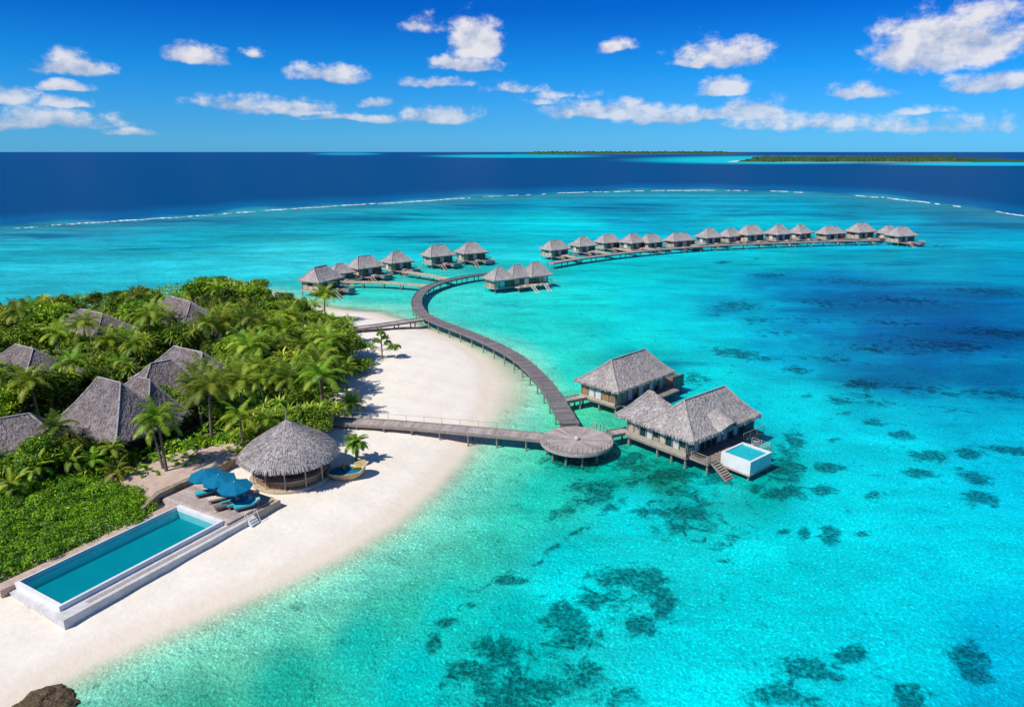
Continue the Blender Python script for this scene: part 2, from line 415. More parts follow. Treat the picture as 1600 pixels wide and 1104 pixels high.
# estimated water colour over sand, weed and deep water, sky reflection baked in
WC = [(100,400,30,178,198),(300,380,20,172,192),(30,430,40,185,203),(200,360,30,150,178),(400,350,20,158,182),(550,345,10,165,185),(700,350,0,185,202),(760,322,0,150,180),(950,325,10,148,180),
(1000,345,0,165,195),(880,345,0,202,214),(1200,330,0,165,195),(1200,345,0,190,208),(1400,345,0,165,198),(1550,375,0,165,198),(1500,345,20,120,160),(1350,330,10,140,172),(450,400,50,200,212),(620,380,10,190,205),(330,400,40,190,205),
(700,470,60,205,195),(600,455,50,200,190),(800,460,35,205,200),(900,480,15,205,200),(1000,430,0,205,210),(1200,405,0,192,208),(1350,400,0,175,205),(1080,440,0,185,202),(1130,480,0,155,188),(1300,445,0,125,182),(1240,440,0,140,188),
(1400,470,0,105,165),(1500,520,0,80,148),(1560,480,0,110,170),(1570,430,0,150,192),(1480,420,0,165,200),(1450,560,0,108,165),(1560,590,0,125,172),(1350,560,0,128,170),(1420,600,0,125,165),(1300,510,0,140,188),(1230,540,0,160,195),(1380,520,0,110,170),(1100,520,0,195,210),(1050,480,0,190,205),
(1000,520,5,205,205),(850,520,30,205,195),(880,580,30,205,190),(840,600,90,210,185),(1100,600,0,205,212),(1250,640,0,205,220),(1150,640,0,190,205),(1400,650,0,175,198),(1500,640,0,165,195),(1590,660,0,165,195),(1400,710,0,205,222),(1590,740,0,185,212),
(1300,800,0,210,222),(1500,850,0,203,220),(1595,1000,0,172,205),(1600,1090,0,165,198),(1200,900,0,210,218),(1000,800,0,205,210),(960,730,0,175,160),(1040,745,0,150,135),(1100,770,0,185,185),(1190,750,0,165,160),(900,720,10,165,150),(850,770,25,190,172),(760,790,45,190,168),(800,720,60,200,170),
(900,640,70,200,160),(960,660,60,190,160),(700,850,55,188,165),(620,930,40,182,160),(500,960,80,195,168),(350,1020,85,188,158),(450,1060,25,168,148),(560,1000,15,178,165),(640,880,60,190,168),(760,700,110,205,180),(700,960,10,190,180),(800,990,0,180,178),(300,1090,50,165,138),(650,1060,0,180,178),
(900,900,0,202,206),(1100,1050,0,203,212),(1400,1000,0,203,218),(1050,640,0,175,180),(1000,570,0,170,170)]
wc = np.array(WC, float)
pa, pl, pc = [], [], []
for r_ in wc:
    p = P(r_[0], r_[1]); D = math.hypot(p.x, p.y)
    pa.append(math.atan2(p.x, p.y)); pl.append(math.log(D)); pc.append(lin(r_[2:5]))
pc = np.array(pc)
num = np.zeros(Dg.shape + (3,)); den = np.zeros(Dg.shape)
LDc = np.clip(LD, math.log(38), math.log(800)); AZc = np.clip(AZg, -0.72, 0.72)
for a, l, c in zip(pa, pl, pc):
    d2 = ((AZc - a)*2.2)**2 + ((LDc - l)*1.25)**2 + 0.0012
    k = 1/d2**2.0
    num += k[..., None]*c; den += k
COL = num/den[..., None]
def sstep(x, a, b):
    t = np.clip((x-a)/(b-a), 0, 1); return t*t*(3-2*t)
def mixc(A, c, k): return A*(1-k[..., None]) + np.array(c)*k[..., None]
# reef crest
crest_px = [(-400,400),(0,359),(100,351),(300,338),(500,323.5),(640,315.5),(800,305.5),(900,301),(1000,298.5),(1140,297.5),(1220,299),(1300,303),(1380,309),(1450,317),(1530,327),(1600,338),(1750,368),(2000,430)]
ca, cl = [], []
for x, y in crest_px:
    p = P(x, y); ca.append(math.atan2(p.x, p.y)); cl.append(math.log(math.hypot(p.x, p.y)))
CREST = np.interp(AZg, ca, cl)
tt = LD - CREST
wob = 0.03*np.sin(AZg*23)+0.02*np.sin(AZg*61+1)
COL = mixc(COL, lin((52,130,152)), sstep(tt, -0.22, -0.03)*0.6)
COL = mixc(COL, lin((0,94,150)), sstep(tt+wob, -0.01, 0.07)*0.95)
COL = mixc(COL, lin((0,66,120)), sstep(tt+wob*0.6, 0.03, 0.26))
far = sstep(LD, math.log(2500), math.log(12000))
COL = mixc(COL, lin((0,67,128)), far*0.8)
# far atolls and shoals
def lens_px(x0, x1, yc, h, c, k=1.0, soft=0.5):
    global COL
    u = (PX - (x0+x1)/2)/((x1-x0)/2); v = (PY - yc)/h
    q = np.sqrt(u**2 + v**2)
    COL = mixc(COL, lin(c), (1 - sstep(q, 1-soft, 1.1))*k*(LD > math.log(1200)))
lens_px(480,605,240.6,2.6,(0,150,185),.8); lens_px(650,960,244,3.2,(0,168,192),.9); lens_px(960,1470,250,7.5,(0,178,200),1); lens_px(1350,1760,256.2,3.4,(20,175,200),1)
lens_px(790,1160,239.8,1.6,(10,150,180),.8)
# shallows along the beach
SDW = sdist(WX, WY)
near = (LD < math.log(420))
SPIT = 1.35+2.3*np.exp(-((PX-800)/62)**2-((PY-598)/60)**2)+.8*np.exp(-((PX-600)/200)**2-((PY-478)/16)**2)
sh = np.where(near, -SDW/SPIT, 99)
COL = mixc(COL, lin((135,212,188)), (1-sstep(sh, 0.5, 9.5))*0.85)
COL = mixc(COL, lin((188,216,190)), (1-sstep(sh, 0.0, 4.2))*0.92)
# reef and weed patches seen through the water
REEF = [(885,965,36,34,0,1),(925,935,32,22,0,.85),(965,903,44,20,0,.95),(1010,912,40,30,20,1),(1035,945,24,32,0,.9),(1000,975,38,24,0,.85),(900,995,44,22,0,.8),(960,925,40,30,0,.6),(780,1018,42,24,0,1),(740,1045,56,26,0,.7),(800,1080,100,36,0,.85),(905,1055,66,32,0,.65),(860,1015,50,18,0,.5),(960,1090,60,30,0,.5),
(1262,1045,64,18,8,1),(1215,1088,52,26,0,.95),(1270,1092,40,16,0,.6),(1331,1021,26,20,0,1.05),(1517,1035,28,40,-35,1.1),(1424,1088,36,22,15,1.05),(678,1002,14,22,25,.9),(703,970,28,9,-10,.75),(740,945,15,7,0,.6),(800,907,30,11,-5,.8),(690,1070,10,8,0,.6),
(1297,836,24,14,25,.95),(1257,834,14,9,10,.9),(1226,830,12,6,0,.75),(1348,834,16,6,0,.8),(1232,770,50,13,3,.95),(1288,765,24,10,0,1),(1294,730,28,9,0,1),(1367,772,16,7,0,.85),(1180,762,24,12,0,.5),
(1452,712,38,10,3,1),(1438,739,32,8,3,1),(1515,708,28,11,0,.95),(1580,703,50,7,6,.95),(1520,747,34,11,15,1),(1530,777,32,12,5,1.05),(1497,732,14,5,0,.8),(1555,790,12,5,0,.6),
(1405,680,24,8,8,.8),(1365,660,20,7,5,.75),(1320,645,14,5,0,.7),(1310,625,22,6,5,.75),(1350,600,44,10,0,.7),(1245,578,26,7,5,.75),(1150,552,52,9,6,.75),(1195,560,26,6,0,.6),(1150,478,55,9,0,.6),(1185,500,34,7,0,.5),(1200,430,40,5,0,.5),
(1260,618,12,4,0,.6),(1345,618,30,8,0,.5),(1300,688,14,5,0,.5),(1065,822,66,24,0,.55),(1100,800,30,14,0,.5),(1120,850,26,10,0,.5),(1130,878,14,5,0,.6),(1230,705,26,34,0,.55),(1060,765,40,14,0,.6),(990,750,34,18,-20,.55),(1000,560,30,8,0,.5),(1085,592,30,12,0,.6),
(870,852,22,5,-30,.6),(840,880,16,5,-30,.5),(905,830,20,6,-20,.5),(960,790,34,12,-30,.5),(1030,585,20,6,0,.5),(1470,385,46,3,0,.6),(1385,392,30,3,0,.5),(1130,410,16,3,0,.7),(1180,404,12,2,0,.5),(905,760,30,14,-20,.35),(1030,735,28,16,0,.5),(850,935,20,10,0,.4),(905,722,60,16,0,.75),(985,722,40,22,0,.8),(1050,742,60,20,0,.8),(1120,752,40,14,0,.6),(930,770,50,20,-20,.7),(880,800,34,12,-30,.6),(1225,735,34,22,0,.8),(1240,690,22,22,0,.7),(1045,610,40,10,0,.6),(1000,655,30,10,0,.5),(1070,800,70,26,0,.75),(1010,800,40,18,0,.6),(760,915,22,6,-35,.6),(1160,835,30,10,0,.5),
(1480,540,110,14,5,0.50),(1560,520,90,12,4,0.56),(1420,470,90,9,3,0.50),(1330,440,70,7,3,0.43),(1540,455,80,8,3,0.46),(1300,475,60,8,3,0.43),(1370,545,80,9,4,0.46),(1290,560,60,8,4,0.43),(1450,610,90,10,5,0.46),(1570,615,70,12,5,0.50),(1210,520,50,7,3,0.37),(1400,505,70,7,3,0.43),(1260,500,50,6,3,0.37),(1380,630,60,8,5,0.37),(1500,640,60,7,5,0.31)]
reef = np.zeros(Dg.shape)
for (x, y, rx, ry, ang, k) in REEF:
    a = math.radians(ang); ux = PX-x; uy = PY-y
    u = (ux*math.cos(a)+uy*math.sin(a))/rx; v = (-ux*math.sin(a)+uy*math.cos(a))/ry
    reef = np.maximum(reef, (1.35 - np.sqrt(u*u+v*v))*k)
WEED = [(1350,470,170,34,.9),(1480,480,190,40,.95),(1500,530,150,40,1),(1400,590,170,34,.8),(1560,590,120,44,.8),(1250,520,80,26,.5),(1120,490,60,26,.45),(960,325,110,9,.9),(760,322,120,8,.7),(300,345,260,9,.7),(560,340,120,10,.8),(660,372,120,9,.8),(1200,335,160,8,.7),
(1500,360,160,14,.7),(200,385,160,10,.6),(1150,450,130,18,.35),(580,395,60,8,.4),(60,370,140,10,.6),(950,345,60,5,.4),(1330,412,160,10,.45),(1040,560,100,24,.35)]
weed = np.zeros(Dg.shape)
for (x, y, rx, ry, k) in WEED:
    weed = np.maximum(weed, (1.25 - np.sqrt(((PX-x)/rx)**2+((PY-y)/ry)**2))*k)
near_k = (LD < math.log(1500))
reef *= near_k; weed *= near_k
deepk = sstep(tt, 0.0, 0.15)
ALB = 1.33/1.22
def watermat():
    m, t, out = material('lagoon_water')
    g = t.new('ShaderNodeNewGeometry').outputs['Position']
    col = t.attr('body').outputs['Vector']
    rf = t.attr('reef').outputs['Fac']; wd = t.attr('weed').outputs['Fac']; dp = t.attr('deep').outputs['Fac']; al = t.attr('cover').outputs['Fac']
    # slow tone changes of the sea bed
    n0 = t.noise(t.mapping(g, (0.5, 1, 1)), 0.035, 5, 0.6)
    k0 = t.maprange(n0, 0.3, 0.7, 0.86, 1.10)
    n1 = t.noise(t.mapping(g, (0.6, 1, 1), rot=(0, 0, 0.25)), 0.13, 6, 0.68, 0.4)
    k1 = t.maprange(n1, 0.34, 0.70, 1.13, 0.76)
    st = t.noise(t.mapping(g, (0.22, 1, 1), rot=(0, 0, 0.08)), 0.030, 7, 0.70, 0.5)
    lagoon = t.attr('streak').outputs['Fac']
    k2 = t.math('ADD', 1.0, t.math('MULTIPLY', lagoon, t.maprange(st, 0.36, 0.64, 0.16, -0.36)))
    kk = t.math('MULTIPLY', t.math('MULTIPLY', k0, k1), k2)
    kk = t.math('ADD', t.math('MULTIPLY', t.math('SUBTRACT', kk, 1.0), t.math('MULTIPLY_ADD', dp, -0.8, 1.0)), 1.0)
    kc = t.new('ShaderNodeCombineXYZ'); [t.put(kc.inputs[i], kk) for i in range(3)]
    c = t.mix(1.0, col, kc.outputs[0], 'MULTIPLY')
    # weed beds
    ws = t.noise(t.mapping(g, (0.35, 1, 1), rot=(0, 0, 0.15)), 0.055, 7, 0.66, 0.6)
    wm = t.maprange(t.math('ADD', wd, t.math('MULTIPLY', t.math('SUBTRACT', ws, 0.53), 3.6)), 0.10, 0.95, 0, 0.68, True)
    c = t.mix(wm, c, (0.0, 0.085, 0.22))
    # coral heads
    rn = t.noise(g, 0.55, 6, 0.72, 0.6); rn2 = t.noise(g, 2.2, 4, 0.7)
    rr = t.math('ADD', rf, t.math('MULTIPLY', t.math('SUBTRACT', rn, 0.52), 3.2))
    rm = t.maprange(rr, 0.12, 0.72, 0, 0.95, True)
    rc = t.mix(1.0, c, t.mix(t.maprange(rn2, 0.38, 0.66), (0.05, 0.11, 0.13), (0.30, 0.50, 0.50)), 'MULTIPLY')
    holes = t.maprange(t.noise(g, 1.1, 5, 0.75), 0.52, 0.66, 1.0, 0.5)
    rm = t.math('MULTIPLY', rm, t.math('MAXIMUM', holes, t.maprange(rf, 0.5, 1.2, 0.0, 0.9)))
    c = t.mix(rm, c, rc)
    # ripples: finest near the eye
    r1 = t.noise(t.mapping(g, (1, 0.75, 1), rot=(0, 0, 0.5)), 4.2, 3, 0.62, 0.0)
    r2 = t.noise(g, 0.35, 4, 0.6, 0.3)
    r3 = t.noise(t.mapping(g, (0.35, 1, 1), rot=(0, 0, -0.1)), 0.05, 6, 0.65)
    hgt = t.math('ADD', t.math('MULTIPLY', r1, 0.42), t.math('MULTIPLY_ADD', r2, 1.3, t.math('MULTIPLY', r3, 3.0)))
    bn = t.new('ShaderNodeBump'); bn.inputs['Strength'].default_value = 1.0; bn.inputs['Distance'].default_value = 0.42
    t.put(bn.inputs['Height'], hgt)
    # ripple glints and light focused on pale sand, painted into the water colour
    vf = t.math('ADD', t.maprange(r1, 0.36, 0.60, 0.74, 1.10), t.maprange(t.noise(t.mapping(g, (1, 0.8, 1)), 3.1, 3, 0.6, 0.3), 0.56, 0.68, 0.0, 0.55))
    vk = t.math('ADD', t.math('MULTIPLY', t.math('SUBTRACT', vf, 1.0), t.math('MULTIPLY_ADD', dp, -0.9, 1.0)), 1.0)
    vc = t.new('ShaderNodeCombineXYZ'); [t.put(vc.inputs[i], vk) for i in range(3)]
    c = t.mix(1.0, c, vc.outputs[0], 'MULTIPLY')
    d = t.new('ShaderNodeBsdfDiffuse'); t.put(d.inputs[0], c); t.l.new(bn.outputs[0], d.inputs['Normal'])
    gl = t.new('ShaderNodeBsdfGlossy'); gl.inputs['Roughness'].default_value = 0.22; t.l.new(bn.outputs[0], gl.inputs['Normal'])
    mx = t.new('ShaderNodeMixShader')
    lw = t.new('ShaderNodeFresnel'); lw.inputs[0].default_value = 1.15; t.l.new(bn.outputs[0], lw.inputs['Normal'])
    t.put(mx.inputs[0], t.math('MINIMUM', lw.outputs[0], 0.10))
    t.l.new(d.outputs[0], mx.inputs[1]); t.l.new(gl.outputs[0], mx.inputs[2])
    tr = t.new('ShaderNodeBsdfTransparent')
    ma = t.new('ShaderNodeMixShader'); t.put(ma.inputs[0], al)
    t.l.new(tr.outputs[0], ma.inputs[1]); t.l.new(mx.outputs[0], ma.inputs[2]); t.l.new(ma.outputs[0], out.inputs[0])
    return m
cover = np.where(near, sstep(sh, 0.0, 3.0), 1.0)
WZ = np.zeros(Dg.shape)
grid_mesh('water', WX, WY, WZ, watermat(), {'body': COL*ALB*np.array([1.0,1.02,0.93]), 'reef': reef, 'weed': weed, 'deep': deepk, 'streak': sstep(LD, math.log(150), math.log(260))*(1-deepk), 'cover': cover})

# surf on the reef crest
def foammat():
    m, t, out = material('sea_foam')
    b = t.new('ShaderNodeBsdfDiffuse'); b.inputs[0].default_value = (0.80,0.86,0.88,1)
    tr = t.new('ShaderNodeBsdfTransparent'); mx = t.new('ShaderNodeMixShader'); g = t.new('ShaderNodeNewGeometry').outputs['Position']
    t.put(mx.inputs[0], t.maprange(t.noise(g, 0.16, 5, .7), 0.38, 0.58, 0.25, 1.0)); t.l.new(tr.outputs[0], mx.inputs[1]); t.l.new(b.outputs[0], mx.inputs[2])
    t.l.new(mx.outputs[0], out.inputs[0]); return m
fm = MB()
def foam_run(x0, x1, amp, dens):
    x = x0
    while x < x1:
        ln = min(150, random.expovariate(1/26)+5)*(2.2 if dens > .8 else 1); n_ = max(4, int(ln/2.2)); off = random.uniform(-.004, .004); vs = []; fs = []
        for i in range(n_+1):
            u = i/n_; xx = x+ln*u; a = azel(xx, 300)[0]; D = math.exp(np.interp(a, ca, cl))*(1+off+.003*math.sin(xx*.11)+.0015*math.sin(xx*.57))
            w_ = amp*(math.sin(math.pi*min(1, max(0, u)))**.5+.03)*(.55+.45*abs(math.sin(xx*.21+off*900)))*D/300
            for (q, h) in ((-w_, .03), (-w_*.2, .35*min(1, w_)+.03), (w_, .03)):
                vs.append(((D+q)*math.sin(a), (D+q)*math.cos(a), h))
        for i in range(n_): k = 3*i; fs += [(k,k+3,k+4,k+1),(k+1,k+4,k+5,k+2)]
        fm.add(vs, fs); x += ln + (random.uniform(-3, 3) if dens > .8 else min(60, random.expovariate(1/8))/max(dens, .1)*.6)
foam_run(10, 110, 0.5, 0.3); foam_run(100, 300, 1.1, 0.85); foam_run(300, 420, 0.8, 0.6); foam_run(420, 640, 1.7, 0.95); foam_run(640, 800, 0.6, 0.3); foam_run(800, 1100, 1.8, 0.6); foam_run(1100, 1400, 1.1, 0.3); foam_run(1400, 1640, 1.5, 0.38)
foam = fm.build('sea_foam', foammat()); tag(foam, 'thin white line of surf breaking along the outer reef edge', 'surf', kind='stuff')

# ------------------------------------------------------------------ far islands
def far_island(name, x0, x1, yb, depth, treeh, label_w, sandw, seed):
    rg = np.random.default_rng(seed)
    a0 = P(x0, yb); a1 = P(x1, yb); D0 = P((x0+x1)/2, yb).y
    xs = np.linspace(0, 1, 420); ds = np.linspace(0, 1, 26)
    Uu, V = np.meshgrid(xs, ds)
    taper = np.clip(np.minimum(Uu/0.12, (1-Uu)/0.10), 0, 1)**0.6
    X = a0.x + (a1.x-a0.x)*Uu + 0*V
    X = X*(1 + V*depth/D0*0.9)
    Y = D0 + V*depth*(0.25+0.75*taper) + 0.02*depth*np.sin(Uu*31)
    Z = treeh*(0.55+0.25*rg.random(Uu.shape)+0.22*np.sin(Uu*57+3*V)*np.sin(Uu*131+V*5)+0.12*np.sin(Uu*300))*np.clip(taper*1.2, 0, 1)
    Z[0] = 0.4
    mm = surf('far_forest', (0.06,0.12,0.045), 0.9, 0.5, 0.02, (0.035,0.075,0.03), 0, 1, 0.1)
    o = grid_mesh(name, X, Y, Z, mm, {}, 'stuff', False)
    tag(o, label_w, 'forest')
    sx = np.linspace(-0.04, 1.03, 80); sv = np.linspace(0, 1, 3)
    Uu, V = np.meshgrid(sx, sv)
    tap = np.clip(np.minimum((Uu+0.04)/0.2, (1.03-Uu)/0.1), 0.05, 1)
    X = (a0.x+(a1.x-a0.x)*Uu); Y = D0 - sandw*tap*(1-V) + V*depth*0.5*tap + 0.012*depth*np.sin(Uu*17)
    m2 = surf('far_sand', (0.78,0.72,0.62), 0.9, 0.05, 0.01)
    grid_mesh('island_beach', X, Y, 0.25+V*0.4, m2, {})
far_island('island_forest', 1150, 1506, 253.3, 900, 20, 'dense green forest on the large flat island near the horizon', 75, 3)
far_island('distant_forest', 812, 1150, 240.8, 1800, 48, 'thin dark forest strip on the farthest island at the horizon', 220, 4)

# ------------------------------------------------------------------ thatched roofs
def hip_faces(x0, x1, y0, y1, ez, rz, ra, rb, axis='x', flare=1.25, sag=0.25, res=0.35, hips=(0,1,2,3,4)):
    """hip roof over a rectangle; ridge runs from ra to rb along axis"""
    mb = MB()
    if axis == 'x':
        ym = (y0+y1)/2
        A, B = Vector((ra, ym, rz)), Vector((rb, ym, rz))
        c = [Vector((x0,y0,ez)), Vector((x1,y0,ez)), Vector((x1,y1,ez)), Vector((x0,y1,ez))]
        faces = [(c[0], c[1], A, B), (c[1], c[2], B, B), (c[2], c[3], B, A), (c[3], c[0], A, A)]
    else:
        xm = (x0+x1)/2
        A, B = Vector((xm, ra, rz)), Vector((xm, rb, rz))
        c = [Vector((x0,y0,ez)), Vector((x1,y0,ez)), Vector((x1,y1,ez)), Vector((x0,y1,ez))]
        faces = [(c[0], c[1], A, A), (c[1], c[2], A, B), (c[2], c[3], B, B), (c[3], c[0], B, A)]
    for (p, q, tp, tq) in faces:
        L = (q-p).length; n = max(4, int(L/res)); hgt = max(6, int(((p+q)/2-(tp+tq)/2).length/res))
        vs = []; fs = []
        for j in range(hgt+1):
            t = j/hgt
            for i in range(n+1):
                s_ = i/n
                a = p.lerp(q, s_); b = tp.lerp(tq, s_)
                v = a.lerp(b, t); v.z = ez + (rz-ez)*(t**flare) 
                v.z -= 0.18*sag*math.sin(math.pi*s_)*(1-t)*2*0.5
                if 0 < i < n:
                    v += Vector((random.uniform(-1,1), random.uniform(-1,1), random.uniform(-1,1)))*0.05
                if j == 0: v.z += random.uniform(-0.10, 0.04)
                vs.append(v)
        for j in range(hgt):
            for i in range(n):
                k = j*(n+1)+i; fs.append((k, k+1, k+n+2, k+n+1))
        mb.add(vs, fs, 0.5)
        # thick eave and fringe
        out = (p+q)/2; nn = (q-p).normalized().cross(Vector((0,0,1)))
        vs = []; fs = []
        for i in range(n+1):
            s_ = i/n; a = p.lerp(q, s_); a.z += -0.18*sag*math.sin(math.pi*s_)
            vs += [a, a - nn*0.05 + Vector((0,0,-0.30-random.uniform(0,0.15)))]
        for i in range(n): fs.append((2*i, 2*i+1, 2*i+3, 2*i+2))
        mb.add(vs, fs, 0.25)
        # straw tufts
        area = L*((p+q)/2-(tp+tq)/2).length
        for _ in range(int(area*TUFT)):
            s_ = random.random(); t = 1-math.sqrt(random.random()) if tp == tq else random.random()
            a = p.lerp(q, s_); b = tp.lerp(tq, s_); v = a.lerp(b, t); v.z = ez+(rz-ez)*t**flare
            down = (a-b).normalized(); sd = (q-p).normalized(); up = sd.cross(-down).normalized()
            if up.z < 0: up = -up
            ln = random.uniform(0.2, 0.45); wd = random.uniform(0.03, 0.08)
            e = v + down*ln + up*random.uniform(0.02, 0.08) + sd*random.uniform(-.08,.08)
            mb.add([v - sd*wd, v + sd*wd, e + sd*wd*0.6, e - sd*wd*0.6], [(0,1,2,3)])
        for _ in range(int(L*TUFT*.8)):
            s_ = random.random(); v = p.lerp(q, s_); sd = (q-p).normalized(); wd = random.uniform(0.04, 0.12)
            e = v + nn*random.uniform(0.0,0.18) + Vector((0,0,-random.uniform(0.25,0.55)))
            mb.add([v+Vector((0,0,.1))-sd*wd, v+Vector((0,0,.1))+sd*wd, e+sd*wd*.3, e-sd*wd*.3], [(0,1,2,3)])
    # soffit
    mb.add([(x0+.1,y0+.1,ez-.22),(x1-.1,y0+.1,ez-.22),(x1-.1,y1-.1,ez-.22),(x0+.1,y1-.1,ez-.22)], [(3,2,1,0)], 0.1)
    caps = MB()
    for hi, (p, q) in enumerate(((A, B), (c[0], A), (c[1], B if axis == 'x' else A), (c[2], B), (c[3], A if axis == 'x' else B))):
        if hi not in hips: continue
        pts = []; 
        for k in range(9):
            t = k/8; v = p.lerp(q, t)
            if p is not A: v.z = ez+(rz-ez)*(t**flare)
            v.z += 0.05; pts.append(v)
        caps.tube(pts, [random.uniform(.10,.15) for _ in pts], 6, 0.6)
    return mb, caps
TUFT = 11.0
def add_roof(parent, *a, mat='thatch', **k):
    mb, caps = hip_faces(*a, **k)
    r = mb.build('thatched_roof', M[mat], parent)
    if caps.v: caps.build('ridge_cap', M['ridge' if mat == 'thatch' else 'thatch'], r)
    return r

def stilts(parent, pts, ztop, zbot=-1.5, r=0.14):
    me = None
    for (x, y) in pts:
        if me is None:
            o = MB().tube([(0,0,zbot), (0,0,(ztop+zbot)/2), (0,0,ztop)], [r*1.15, r, r], 8).build('stilt', M['stilt'], parent)
            me = o.data
        else:
            o = bpy.data.objects.new('stilt', me); S.collection.objects.link(o); o.parent = parent
        o.location = (x, y, 0)
def facade(parent, p0, p1, z0, z1, n, pattern, wood='palewood'):
    """a wall of n bays; pattern letters: w wooden panel, g glass, c curtained glass, h half panel with window over it"""
    p0 = Vector(p0); p1 = Vector(p1); d = p1-p0; L = d.length; d.normalize(); nn = Vector((d.y, -d.x, 0))
    post = MB()
    for i in range(n+1):
        c = p0 + d*(L*i/n); post.beam((c.x+nn.x*.06, c.y+nn.y*.06, z0), (c.x+nn.x*.06, c.y+nn.y*.06, z1), 0.16, 0.16)
    zt = z0 + (z1-z0)*0.80
    post.beam(tuple(p0.xy + nn.xy*.05)+(z1-.1,), tuple(p1.xy + nn.xy*.05)+(z1-.1,), .12, .2)
    post.beam(tuple(p0.xy + nn.xy*.07)+(zt,), tuple(p1.xy + nn.xy*.07)+(zt,), .10, .10)
    post.build('wall_post', M['wood'], parent)
    for i in range(n):
        a = p0 + d*(L*i/n+.09); b = p0 + d*(L*(i+1)/n-.09); k = pattern[i % len(pattern)]
        def quad(mbx, za, zb, off, tone=None):
            o_ = nn*off
            mbx.add([(a.x+o_.x,a.y+o_.y,za),(b.x+o_.x,b.y+o_.y,za),(b.x+o_.x,b.y+o_.y,zb),(a.x+o_.x,a.y+o_.y,zb),
                     (a.x-nn.x*.05,a.y-nn.y*.05,za),(b.x-nn.x*.05,b.y-nn.y*.05,za),(b.x-nn.x*.05,b.y-nn.y*.05,zb),(a.x-nn.x*.05,a.y-nn.y*.05,zb)],
                    [(0,1,2,3),(7,6,5,4),(0,4,5,1),(1,5,6,2),(2,6,7,3),(3,7,4,0)], tone)
        if k in 'wh':
            m_ = MB(); quad(m_, z0, zt if k == 'w' else z0+(z1-z0)*.42, .035); m_.build('wall_panel', M[wood], parent)
        if k == 'h':
            m_ = MB(); quad(m_, z0+(z1-z0)*.44, zt-.05, .02); m_.build('window', M['glass'], parent)
        if k == 'g':
            m_ = MB(); quad(m_, z0+.1, zt-.05, .02); m_.build('window', M['glass'], parent)
        if k == 'c':
            m_ = MB(); quad(m_, z0+.1, zt-.05, .02); m_.build('curtained_window', M['curtain'], parent)
def deck_mb(poly_rects, z, th=0.22, board=0.28):
    mb = MB()
    for (x0, x1, y0, y1) in poly_rects:
        n = max(1, int((x1-x0)/board)); 
        for i in range(n):
            a = x0+(x1-x0)*i/n; b = x0+(x1-x0)*(i+1)/n
            mb.box(a, b-0.015, y0, y1, z-0.06+random.uniform(0,.006), z+random.uniform(0,.006))
        mb.box(x0+.05, x1-.05, y0+.05, y1-.05, z-th, z-0.07, .2)
        for (p, q) in (((x0,y0),(x1,y0)), ((x1,y0),(x1,y1)), ((x1,y1),(x0,y1)), ((x0,y1),(x0,y0))):
            mb.beam((p[0],p[1],z-th/2-.05), (q[0],q[1],z-th/2-.05), .10, th+.05, .7)
    return mb
def railing_mb(pts, z, h=0.95, step=1.3, thick=.06):
    mb = MB()
    for a, b in zip(pts[:-1], pts[1:]):
        a = Vector((a[0], a[1], 0)); b = Vector((b[0], b[1], 0)); L = (b-a).length; n = max(1, int(L/step))
        for i in range(n+1):
            c = a.lerp(b, i/n); mb.beam((c.x,c.y,z), (c.x,c.y,z+h), thick, thick)
        for k in (1.0, 0.66, 0.33): mb.beam((a.x,a.y,z+h*k), (b.x,b.y,z+h*k), thick*(1 if k == 1 else .5), thick*.7)
    return mb
def stairs_mb(x0, x1, ya, yb, za, zb, n=8):
    mb = MB()
    for i in range(n):
        t = (i+.5)/n; y = ya+(yb-ya)*t; z = za+(zb-za)*t
        mb.box(x0, x1, y-.15, y+.15, z-.05, z)
    for x in (x0, x1): mb.beam((x, ya, za), (x, yb, zb-.1), .08, .22, .9)
    return mb

# --- sun lounger and umbrella prototypes
def make_lounger(cush, label):
    t = thing('sun_lounger', (0,0,0), 0, label, 'sun lounger', 'sun loungers on the pool deck')
    f = MB(); f.box(-1.0,.35,-.34,.34,.24,.30); f.beam((.35,-.3,.28),(1.0,-.3,.62),.06,.06); f.beam((.35,.3,.28),(1.0,.3,.62),.06,.06)
    f.build('frame', M['redwood'], t)
    lg = None
    for x, y in ((-.9,-.28),(-.9,.28),(.8,-.28),(.8,.28)):
        o = MB().box(x-.03,x+.03,y-.03,y+.03,0,.25 if x < 0 else .5).build('leg', M['redwood'], t)
    c = MB()
    prof = [(-1.0,.30),(.33,.30),(1.02,.66)]
    vs = []
    for (x, z) in prof:
        for y in (-.32,.32):
            vs += [(x,y,z),(x,y,z+.11)]
    fs = []
    for k in range(2):
        b = 4*k; fs += [(b+1,b+5,b+7,b+3),(b,b+1,b+3,b+2)[::-1] if k == 0 else (b+0,b+2,b+6,b+4),(b,b+4,b+5,b+1),(b+2,b+3,b+7,b+6)]
    fs.append((8,10,11,9)); fs.append((0,2,6,4))
    c.add(vs, fs); c.build('cushion', M[cush], t)
    p = MB(); p.box(.72,.98,-.26,.26,.63,.74); p.build('pillow', M['cream'], t)
    return t
